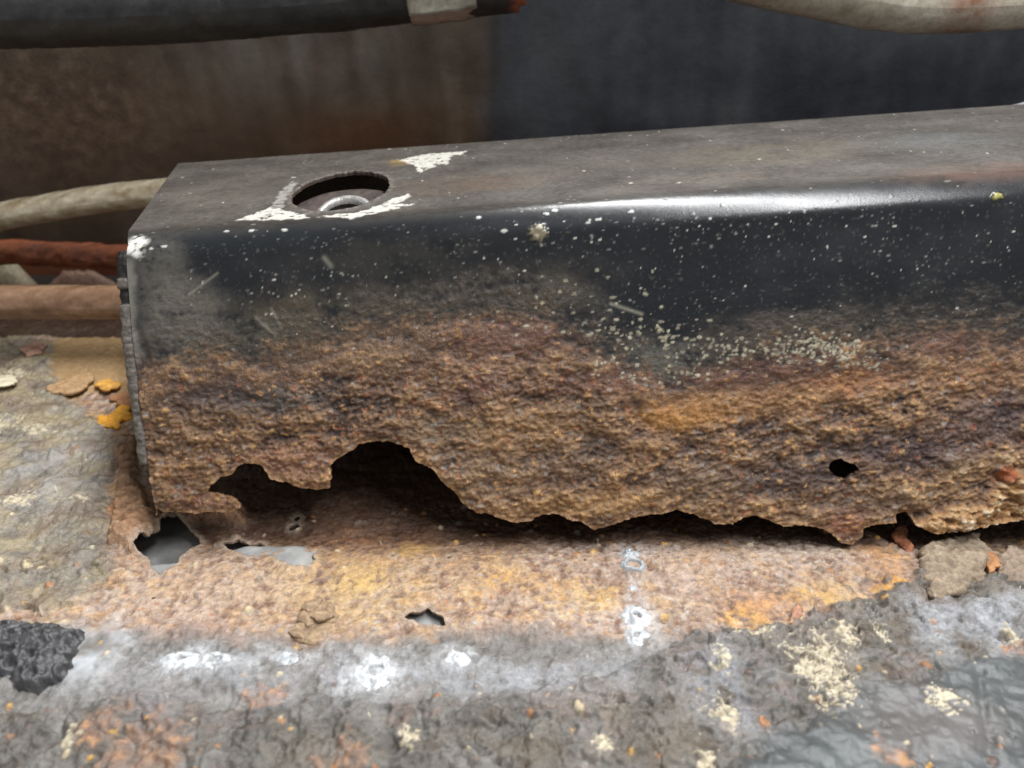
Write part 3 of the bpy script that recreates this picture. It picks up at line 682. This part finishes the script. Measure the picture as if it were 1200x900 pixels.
    link('shell', make_mesh('shell', V, lo, st_, to, at2), M_SHELL, BOX)
    return HC, HR
HC, HR = build_shell()

def solid_attr(n, c, rough=.6, grain=.6, metal=0.0, var=None):
    col = np.ones((n, 3)) * np.asarray(c)
    if var is not None: col = col * var[:, None]
    return dict(col=col, rough=np.full(n, rough), grain=np.full(n, grain), metal=np.full(n, metal))
# end plate closing the left end: its raw edge stands beside the sheet, with two shallow slots near the top, their shade painted black
def build_end_plate():
    ss = np.concatenate([np.arange(1.2, front(172, 545)[1], .35)])
    slots = [(front(147, 284)[1], front(148, 325)[1]), (front(150, 337)[1], front(152, 357)[1])]
    def off(s):
        o = .15 + .3 * fbm(np.array([s / 1.3]), np.array([0.3]), 3, 140)[0]
        for a, b in slots:
            if a < s < b: o = -.6
        return o
    e = 1e-2
    rows = []
    T = 2.4
    for s in ss:
        p = prof(np.array([s]))[0]; t = prof(np.array([s + e]))[0] - prof(np.array([s - e]))[0]
        n = np.array([t[1], -t[0]]) / np.linalg.norm(t); n = n if n[0] < 0 else -n
        wob = .3 * fbm(np.array([s / 2.0]), np.array([7.7]), 3, 141)[0]
        xl = float(xleft(s))
        q = p + n * off(s)
        qi = p - n * 9
        row = []
        for k in range(7):
            f = k / 6
            bev = -.5 * (abs(f - .5) * 2) ** 4
            jit = .22 * fbm(np.array([s / .9]), np.array([f * 3.0]), 2, 142)[0]
            row.append((xl - T + wob * (1 - f) + f * (T - .05), *(q + n * (bev + jit))))
        row.append((xl - .1, *qi)); row.insert(0, (xl - T + wob, *qi))
        rows.append(row)
    P = np.array(rows) - _bb
    n = P.shape[0] * P.shape[1]; sg = np.repeat(ss, P.shape[1]); kk = np.tile(np.arange(P.shape[1]), len(ss))
    v = np.clip(1 + .7 * fbm(sg / .8, kk * .5, 3, 143), .3, 1.8)
    for a, b in slots: v = np.where((sg > a) & (sg < b), .08, v)  # slots blackened so the shallow recess reads as a shaded hollow
    a = {k: (q.reshape(P.shape[0], P.shape[1], 3) if q.ndim == 2 else q.reshape(P.shape[:2])) for k, q in solid_attr(n, lin(104, 97, 90), .5, .9, 0, v).items()}
    V, lo, st_, to, at2 = clip_grid(P, normals_of(P), np.ones(P.shape[:2]), a, 1)
    link('end_plate', make_mesh('end_plate', V, lo, st_, to, at2), M_PART, BOX)
    # the web of the plate, a plain sheet across the end
    pr = prof(np.concatenate([np.arange(S_BACK - 60, S_BACK + 2, 4.0), np.arange(S_BACK + 2, 1.2, 2.0), ss[::4]]))
    sv = np.concatenate([np.arange(S_BACK - 60, S_BACK + 2, 4.0), np.arange(S_BACK + 2, 1.2, 2.0), ss[::4]])
    c = np.array([185.0, 30.0]); P = []
    for f in (0, .5, 1):
        P.append([(float(xleft(q)) * (1 - f) + f * float(xleft(20)) + .9 - .0, *((c * f + (p + (c - p) * .03) * (1 - f)))) for p, q in zip(pr, sv)])
    P = np.array(P) - _bb; one = np.ones(P.shape[:2])
    V, lo, st_, to, at2 = clip_grid(P, normals_of(P), one, dict(col=np.ones(P.shape) * lin(60, 48, 40), rough=one * .7, grain=one * .6, metal=one * 0), 1)
    link('end_web', make_mesh('end_web', V, lo, st_, to, at2), M_PART, BOX)
build_end_plate()

def lathe(name, prof_rz, loc, mat, attr_fn, parent=None, seg=56, jit=0.0, seed=1, tilt=(0, 0), **kw):
    """turned part: list of (radius, height)"""
    pr = np.array(prof_rz, float); a = np.linspace(0, 2 * np.pi, seg + 1)
    R_, A_ = np.meshgrid(pr[:, 0], a, indexing='ij'); Zz = np.repeat(pr[:, 1][:, None], seg + 1, 1)
    nz = fbm(np.cos(A_) * 2 + pr[:, 1][:, None], np.sin(A_) * 2 + R_, 3, seed) * jit
    nz[:, -1] = nz[:, 0]
    x = (R_ + nz) * np.cos(A_); y = (R_ + nz) * np.sin(A_); z = Zz + nz * .6 + x * tilt[0] + y * tilt[1]
    P = np.stack([x, y, z], -1)
    nn = fbm(x / 1.2, y / 1.2 + z, 4, seed + 5)
    at_ = attr_fn(R_, nn)
    V, lo, s_, to, at2 = clip_grid(P[:, ::-1], normals_of(P), np.ones(x.shape), {k: v[:, ::-1] for k, v in at_.items()}, 1)
    return link(name, make_mesh(name, V, lo, s_, to, at2), mat, parent, loc=loc, **kw)
# captive nut plate seen through the round hole
def nut_attr(c0, c1, rough, metal):
    def f(R_, nn):
        t = np.clip(.5 + .6 * nn, 0, 1)
        return dict(col=c0 * (1 - t[..., None]) + c1 * t[..., None], rough=np.full(R_.shape, rough), grain=np.full(R_.shape, .5), metal=np.full(R_.shape, metal))
    return f
_nc = np.array([HC[0], YF - HC[1], ZT])
_np = on_plane(401, 238, (0, 0, ZT - 2.0), (0, 0, 1))
NUT = lathe('captive_nut', [(5.6, -6), (5.6, -.1), (6.6, 0), (8, .05), (10, 0), (13, .05), (HR + 3.6, 0), (HR + 4.2, -.6), (HR + 4.2, -3)], _np + np.array([0, 0, -3.0]) - _bb, M_PART,
            nut_attr(lin(62, 60, 60), lin(110, 96, 88), .4, .3), BOX, jit=.12, seed=200, tilt=(0, .14))
lathe('nut_collar', [(5.1, -.6), (5.2, .4), (5.6, .75), (6.3, .7), (6.8, .3), (7.0, -.4)], (0, 0, 0), M_PART, nut_attr(lin(120, 118, 116), lin(196, 192, 186), .3, .3), NUT, jit=.12, seed=203, tilt=(0, .36))
lathe('nut_bore', [(.2, -5), (3, -5.1), (5.0, -5), (5.12, -3), (5.12, -.5)], (0, 0, 0), M_PART, nut_attr(lin(22, 20, 20), lin(48, 42, 38), .6, 0), NUT, jit=.1, seed=206, tilt=(0, .36))  # near-black cup in the bore, its shade put into the colour

# ------------------------------------------------------------------ flakes, slabs and lumps of scale
def plate(name, pts2d, lift, thick, c_lo, c_hi, seed, parent=None, tilt=(0, 0), rough_h=.35, res=.35, dome=0.0, base=None, grain=.9, rough=.6, orange=None, pits=0.0, mat=None, ragged=1.3, **kw):
    """a broken plate lying on the floor: outline, thickness, tilt and its own scaly relief. Origin at its foot."""
    p = np.array(pts2d); mn = p.min(0) - 2; mx = p.max(0) + 2; c = p.mean(0)
    X = np.arange(mn[0], mx[0], res); Y = np.arange(mn[1], mx[1], res)
    x, y = np.meshgrid(X, Y)
    k = -sdpoly(x + fbm(x / 3.4, y / 3.4, 4, seed) * ragged, y + fbm(x / 3.4, y / 3.4, 4, seed + 1) * ragged, p)
    n1 = fbm(x / 3.5, y / 3, 4, seed + 2); n2 = fbm(x / 1.1, y / .9, 3, seed + 3); f1, f2, cid = worley(x / 1.4, y / 1.2, seed % 50 + 60)
    z0 = ground(*c) if base is None else base
    rmax = max(k.max(), .5)
    z = lift + rough_h * (n1 + .5 * n2 + .4 * (cid - .5)) + tilt[0] * (x - c[0]) + tilt[1] * (y - c[1]) + dome * (1 - (1 - np.clip(k / rmax, 0, 1)) ** 2) + KX * (x - c[0])
    z -= .5 * thick * sst(.8, 0, k)
    if pits:
        q1 = worley(x / 3.0, y / 2.7, 71)[0]; q2 = worley(x / 1.3, y / 1.2, 72)[0]
        z -= pits * (sst(.42, .12, q1) + .45 * sst(.4, .1, q2)); z += pits * .3 * sst(.3, .45, q1) * sst(.6, .45, q1)
    t = np.clip(.5 + .45 * n1 + .35 * n2 + .2 * (cid - .5), 0, 1)
    col = np.asarray(c_lo) * (1 - t[..., None]) + np.asarray(c_hi) * t[..., None]
    if orange is not None:
        mix(col, sst(.0, .4, fbm(x / 4, y / 4, 3, seed + 7)) * .8, lin(*orange))
    P = np.stack([x - c[0], y - c[1], z], -1)
    N = np.zeros_like(P); N[..., 2] = 1
    one = np.ones(x.shape)
    V, lo, s_, to, at2 = clip_grid(P, N, k, dict(col=col, rough=one * rough, grain=one * grain, metal=one * 0), thick, closed=True)
    return link(name, make_mesh(name, V, lo, s_, to, at2), mat or M_FLOOR, parent, loc=(c[0], c[1], z0), **kw)
def FLh(pts, h): return [flr(px, py, h) for px, py in pts]

plate('rust_flake', FLh([(110, 487), (117, 481), (127, 483), (136, 477), (142, 472), (153, 473), (153, 485), (141, 490), (134, 499), (120, 496)], 1.2), 1.5, .9, lin(214, 140, 36), lin(240, 178, 62), 301, tilt=(.02, .04), rough_h=.5, rough=.7,
      label='bright yellow orange rust flake beside the left foot of the box section', cat='rust flake')
plate('rust_flake', FLh([(109, 450), (117, 444), (128, 442), (141, 446), (138, 454), (126, 457), (116, 456)], 1.5), 2.0, .7, lin(190, 132, 60), lin(228, 176, 84), 305, tilt=(.0, -.16), rough_h=.3,
      label='small ochre rust flake propped over a dark gap near the brown tube', cat='rust flake')
plate('rust_flake', FLh([(50, 456), (64, 449), (84, 440), (104, 436), (112, 444), (100, 455), (84, 464), (66, 462)], 1.2), 1.7, .8, lin(150, 118, 86), lin(196, 160, 114), 309, tilt=(.03, -.05), rough_h=.3,
      label='long tan flake of scale lifting off the floor beside the ochre flake', cat='rust flake')
plate('rust_flake', FLh([(130, 462), (142, 458), (156, 462), (158, 474), (144, 474), (132, 470)], 1.0), 1.3, .7, lin(150, 100, 66), lin(196, 142, 96), 313, tilt=(.0, -.04), rough_h=.3,
      label='red brown rust flake tucked against the end of the box section', cat='rust flake')
plate('paint_flake', FLh([(-12, 452), (4, 443), (17, 443), (22, 450), (14, 457), (0, 460)], 1.6), 2.0, .5, lin(190, 178, 146), lin(232, 224, 196), 317, tilt=(-.05, -.1), rough_h=.2, rough=.25, grain=.3,
      label='shiny cream paint flake curling up from grey mastic', cat='paint flake')
plate('rust_flake', FLh([(24, 412), (40, 402), (56, 406), (50, 416), (34, 420)], 1.0), 1.5, .8, lin(150, 116, 98), lin(190, 150, 130), 321, tilt=(.0, -.06),
      label='pinkish rust flake in the shadow edge of the brown tube', cat='rust flake')
# layered scab of scale in the middle of the floor
SCAB = bpy.data.objects.new('rust_scab', None); COL.objects.link(SCAB)
_sc = flr(366, 722); SCAB.location = np.array([_sc[0], _sc[1], ground(*_sc)]) * MM
SCAB['label'] = 'layered tan scab of rust scale standing proud of the rusty floor'; SCAB['category'] = 'rust scab'
for i, (pts, lf, sd) in enumerate([([(334, 736), (346, 722), (372, 716), (392, 724), (388, 738), (368, 746), (346, 744)], .5, 331), ([(344, 724), (352, 706), (372, 699), (392, 704), (396, 716), (384, 726), (360, 728)], 1.0, 335),
                                   ([(362, 722), (372, 714), (388, 716), (391, 722), (378, 726)], 1.9, 339), ([(338, 738), (348, 731), (358, 738), (352, 745), (342, 744)], 1.2, 343), ([(352, 712), (360, 702), (380, 702), (376, 712), (364, 716)], 1.7, 349)]):
    q = np.array(FLh(pts, 1.0)); o = plate('layer', q, lf, .8, lin(120, 98, 76), lin(178, 152, 120), sd, parent=SCAB, rough_h=.2, res=.3)
    c = q.mean(0); o.location = Vector(((c[0] - _sc[0]) * MM, (c[1] - _sc[1]) * MM, 0))
# slabs of delaminated floor at the right
plate('rust_slab', FLh([(1078, 646), (1090, 632), (1130, 624), (1146, 618), (1152, 634), (1166, 642), (1160, 656), (1150, 672), (1120, 692), (1095, 694), (1084, 672)], 2.0), 2.1, 1.7, lin(112, 96, 80), lin(172, 154, 130), 357, tilt=(.0, .02), rough_h=.7,
      label='cracked grey tan slab of scale split from the floor', cat='rust slab')
plate('rust_slab', FLh([(1168, 648), (1180, 636), (1204, 640), (1260, 630), (1260, 690), (1204, 680), (1180, 676), (1172, 664)], 2.0), 2.0, 1.6, lin(112, 96, 82), lin(170, 150, 130), 361, rough_h=.7,
      label='grey tan slab of scale beyond the narrow crack from the cracked slab', cat='rust slab')
plate('rust_chip', FLh([(1046, 616), (1056, 611), (1066, 618), (1070, 632), (1062, 636), (1052, 626)], 1.5), 2.2, .9, lin(140, 84, 56), lin(196, 128, 92), 365, tilt=(.1, .1), rough_h=.3,
      label='small red brown chip wedged under the right foot of the box section', cat='rust chip')
plate('rust_chip', FLh([(1154, 654), (1160, 645), (1168, 650), (1170, 664), (1160, 668)], 1.5), 1.6, .8, lin(150, 100, 64), lin(198, 146, 98), 369, tilt=(.1, .0), rough_h=.2, res=.3,
      label='brown chip standing in the crack between the grey tan slabs', cat='rust chip')
plate('rust_chip', FLh([(927, 712), (934, 706), (941, 710), (942, 718), (934, 724), (927, 726)], 1.2), 1.4, .7, lin(150, 104, 84), lin(198, 150, 122), 373, tilt=(-.1, .1), rough_h=.2, res=.3,
      label='small pinkish chip at the edge of the grey underseal', cat='rust chip')
# black lump of burnt sealant
plate('burnt_sealant', FLh([(-30, 730), (10, 724), (40, 727), (70, 727), (97, 738), (92, 756), (84, 772), (78, 790), (58, 797), (40, 805), (16, 800), (8, 788), (-30, 782)], 1.5), 1.3, 2.2, lin(38, 38, 40), lin(84, 84, 85), 377, rough_h=.25, dome=1.8, pits=.9, rough=.28, grain=.5, res=.25, ragged=.8,
      label='black bubbled lump of burnt sealant stuck on the grey floor', cat='sealant lump')

# spot welds: bright ground metal with a crater
def weld(px, py, rx, ry, hgt, seed, crater=.35, tone=230):
    c = flr(px, py); g = ground(*c)
    x, y = np.meshgrid(np.arange(-rx * 1.4, rx * 1.4, .22), np.arange(-ry * 1.4, ry * 1.4, .22))
    xw = x + fbm(x / 2.2, y / 2.2, 3, seed) * .7; yw = y + fbm(x / 2.2, y / 2.2, 3, seed + 1) * .7
    d = np.hypot(xw / rx, yw / ry); n = fbm(x / .9, y / .9, 3, seed + 2); n_ = fbm(x / 2, y / 2, 3, seed + 4)
    z = hgt * sst(1.05, .2, d) + .18 * n * sst(1.1, .6, d) + .15 * n_
    z -= hgt * 1.5 * sst(crater, crater * .4, d) - hgt * .5 * np.exp(-((d - crater * 1.25) / .14) ** 2)
    # follow the floor
    gz = np.array([[ground(c[0] + a, c[1] + b) for a, b in zip(ra, rb)] for ra, rb in zip(x[::4, ::4], y[::4, ::4])])
    gz = np.repeat(np.repeat(gz, 4, 0), 4, 1)[:x.shape[0], :x.shape[1]]
    gs = gz.copy()
    for _ in range(10):
        p = np.pad(gs, 1, mode='edge'); gs = (p[:-2, 1:-1] + p[2:, 1:-1] + p[1:-1, :-2] + p[1:-1, 2:] + p[1:-1, 1:-1] * 2) / 6
    z = z + gs - g - .12 - .5 * sst(.75, 1.05, d)
    keep = 1.02 - d
    t = np.clip(.62 + .5 * n + .3 * n_, 0, 1)[..., None]
    col = lin(150, 154, 158) * (1 - t) + lin(tone - 14, tone - 10, tone - 8) * t; mix(col, sst(.55, 1.0, d) * .6, lin(176, 174, 172))
    mix(col, sst(crater * 1.0, crater * .3, d) * .75, lin(110, 104, 92))
    P = np.stack([x, y, z], -1); one = np.ones(x.shape)
    V, lo, s_, to, at2 = clip_grid(P, normals_of(P), keep, dict(col=col, rough=.34 + .1 * n, grain=one * .6, metal=one * .1), .5)
    link('weld_spot', make_mesh('weld_spot', V, lo, s_, to, at2), M_PART, FLOOR, loc=(c[0], c[1], g))
for a in [(212, 772, 4.6, 2.5, .5, 401, .3, 236), (252, 774, 3.8, 2.3, .5, 405, .4, 226), (440, 787, 4.2, 4.0, .6, 409, .36, 236), (537, 773, 2.8, 1.8, .5, 413, .1, 234), (738, 645, 2.6, 2.6, .7, 417, .3, 196), (742, 661, 3.2, 2.6, .8, 421, .5, 190), (746, 724, 3.3, 3.8, .7, 425, .25, 234), (746, 746, 2.7, 2.8, .5, 429, .2, 216), (741, 688, 1.3, 1.2, .3, 433, .2, 200),
          (335, 770, 3.0, 1.6, .3, 437, .1, 196)]:
    weld(*a)

# ------------------------------------------------------------------ pipes
def tube_mesh(name, pts, rad, c_lo, c_hi, seed, rough=.4, metal=0.0, grain=.5, bumpy=.1, bands=(), seg=28, step=.8, under=None, hexr=None):
    pts = np.array(pts, float)
    # Catmull-Rom through the points
    Q = np.vstack([2 * pts[0] - pts[1], pts, 2 * pts[-1] - pts[-2]]); path = []
    for i in range(1, len(Q) - 2):
        n = max(int(np.linalg.norm(Q[i + 1] - Q[i]) / step), 2)
        for t in np.linspace(0, 1, n, endpoint=False):
            path.append(.5 * ((2 * Q[i]) + (-Q[i - 1] + Q[i + 1]) * t + (2 * Q[i - 1] - 5 * Q[i] + 4 * Q[i + 1] - Q[i + 2]) * t * t + (-Q[i - 1] + 3 * Q[i] - 3 * Q[i + 1] + Q[i + 2]) * t ** 3))
    path.append(Q[-2]); path = np.array(path)
    T = np.gradient(path, axis=0); T /= np.linalg.norm(T, axis=1)[:, None]
    up = np.array([0, 0, 1.0]); B = np.cross(T, up); B /= np.linalg.norm(B, axis=1)[:, None]; N = np.cross(B, T)
    L = np.r_[0, np.cumsum(np.linalg.norm(np.diff(path, axis=0), axis=1))]
    a = np.linspace(0, 2 * np.pi, seg + 1); l, aa = np.meshgrid(L, a, indexing='ij')
    r0 = float(np.mean(rad)); cx = np.cos(aa) * r0 / 2.5; cy = np.sin(aa) * r0 / 2.5
    nz = fbm(l / 5 + cx, cy + l * .03, 4, seed); nz2 = fbm(l / 16 + cx * .4, cy * .6, 3, seed + 3)
    rr = (np.full(L.shape, rad) if np.ndim(rad) == 0 else np.interp(L / L[-1], np.linspace(0, 1, len(rad)), rad))[:, None] + bumpy * nz
    if hexr: rr = rr * (math.cos(math.pi / hexr) / np.cos((aa % (2 * math.pi / hexr)) - math.pi / hexr)) ** .8
    P = path[:, None] + rr[..., None] * (np.cos(aa)[..., None] * B[:, None] + np.sin(aa)[..., None] * N[:, None])
    t = np.clip(.5 + .5 * nz + .4 * nz2, 0, 1)[..., None]
    col = np.asarray(c_lo) * (1 - t) + np.asarray(c_hi) * t
    for p0, w, c, k in bands:
        l0 = L[-1] * p0; mix(col, np.exp(-((l - l0) / w) ** 2) * np.clip(k + nz, 0, 1), lin(*c))
    # end caps
    one = np.ones(l.shape)
    c0 = np.repeat(path[0][None, None], seg + 1, 1); c1 = np.repeat(path[-1][None, None], seg + 1, 1)
    P = np.vstack([c0, P, c1]); col = np.vstack([col[:1], col, col[-1:]]); o2 = np.ones(P.shape[:2])
    base = path[0].copy()
    V, lo, s_, to, at2 = clip_grid(P - base, normals_of(P), o2, dict(col=col, rough=o2 * rough, grain=o2 * grain, metal=o2 * metal), 1)
    return make_mesh(name, V, lo, s_, to, at2), base
def pipe(name, pts, rad, c_lo, c_hi, seed, parent=None, poff=None, **kw):
    tk = {k: kw.pop(k) for k in list(kw) if k in ('rough', 'metal', 'grain', 'bumpy', 'bands', 'seg', 'step', 'hexr')}
    me, base = tube_mesh(name, pts, rad, c_lo, c_hi, seed, **tk)
    return link(name, me, M_PART, parent, loc=base - (poff if poff is not None else 0), **kw)
def px_r(px, py, Y, n):                        # n picture pixels at that place, in mm
    p = at(px, py, Y); return n * ((p - CAM) @ _F) / FPX

# dark hose with a bright fitting
YH = 236.0
HOSE = bpy.data.objects.new('brake_hose', None); COL.objects.link(HOSE)
_hb = at(300, 10, YH); HOSE.location = _hb * MM
HOSE['label'] = 'dark hose with a silver fitting running along the top of the dark panel'; HOSE['category'] = 'hose'
rh = px_r(200, 20, YH, 33)
pts = [at(px, py - 33, YH) for px, py in [(-620, 58), (-160, 54), (0, 54), (100, 52), (200, 48), (300, 41), (400, 33), (480, 23)]]
pipe('tube', pts, rh, lin(20, 19, 19), lin(54, 54, 54), 501, HOSE, _hb, rough=.3, bumpy=.35, grain=.6, bands=[(.45, 14, (84, 66, 54), .5)])
pts = [at(px, py - 33, YH) for px, py in [(540, 19), (575, 14), (606, 11)]]
pipe('tube_end', pts, rh, lin(30, 28, 27), lin(58, 52, 48), 505, HOSE, _hb, rough=.5, bumpy=.2, bands=[(1.0, 2, (176, 100, 66), .8)])
rf = px_r(515, 0, YH, 37)
pts = [at(px, py - 37, YH) for px, py in [(478, 30), (500, 27), (530, 23), (556, 19)]]
pipe('fitting', pts, [rf * .94, rf, rf * .98, rf, rf * .93], lin(150, 150, 138), lin(216, 216, 204), 509, HOSE, _hb, rough=.2, metal=.8, bumpy=.12, grain=.4, hexr=10, seg=60)
pts = [at(px, py - 30, YH) for px, py in [(598, 8), (606, 7), (613, 6)]]
pipe('copper_tip', pts, px_r(600, 0, YH, 27), lin(130, 70, 48), lin(196, 120, 84), 511, HOSE, _hb, rough=.5, bumpy=.3)
# pale pipe, upper right
YP = 232.0; rp = px_r(1050, 0, YP, 30)
pts = [at(px, py - 30, YP) for px, py in [(700, -45), (800, -20), (870, 0), (950, 17), (1020, 31), (1080, 37), (1140, 36), (1210, 30), (1330, 8), (1560, -60), (1800, -130)]]
pipe('cream_pipe', pts, rp, lin(138, 126, 104), lin(212, 206, 190), 515, bumpy=.15, rough=.18, bands=[(.41, 7, (138, 92, 70), .6), (.2, 18, (150, 130, 104), .4)],
     label='thick cream pipe sagging in front of the dark panel, banded with rust', cat='pipe')
# thin pale pipe at the left, passing behind the box section
YQ = 246.0; rq_ = px_r(80, 240, YQ, 16)
pts = [at(px, py, YQ) for px, py in [(-600, 400), (-170, 300), (-60, 270), (0, 254), (60, 243), (120, 233), (190, 226), (280, 221), (420, 219)]]
pipe('pale_pipe', pts, rq_, lin(128, 108, 74), lin(214, 204, 180), 521, bumpy=.2, rough=.16, bands=[(.42, 5, (140, 132, 120), .5), (.58, 8, (164, 160, 154), .5)],
     label='thin pale pipe rising behind the end of the box section', cat='pipe')
# brown tube low at the left
YT = 207.0; rt = px_r(70, 355, YT, 20)
pts = [at(px, py, YT) for px, py in [(-600, 358), (-200, 354), (-60, 354), (0, 354), (70, 354), (140, 354), (230, 352)]]
pipe('brown_tube', pts, rt, lin(96, 66, 46), lin(156, 126, 100), 527, bumpy=.2, rough=.18, bands=[(.5, 10, (176, 124, 70), .4)],
     label='brown rusty tube lying low across the floor into the box section end', cat='tube')
# orange rusted seam ledge between the two
YL = 262.0
pts = [at(px, py, YL) for px, py in [(-600, 310), (-170, 300), (0, 296), (60, 298), (110, 300), (160, 302), (260, 300)]]
pipe('seam_ledge', pts, px_r(70, 300, YL, 14), lin(92, 54, 36), lin(164, 92, 56), 533, bumpy=1.0, rough=.65, grain=.9,
     label='lumpy orange rusted seam ledge along the foot of the dark panel', cat='seam')

# end of a pale pipe showing over the back edge of the box section, far right
pts = [at(px, py, 224.0) for px, py in [(1100, 152), (1150, 141), (1195, 132), (1260, 118), (1330, 104), (1800, 40)]]
pipe('pale_pipe', pts, 2.6, lin(150, 152, 152), lin(214, 216, 216), 541, bumpy=.15, rough=.3,
     label='pale pipe just showing over the back edge of the box section, beneath the cream pipe', cat='pipe')
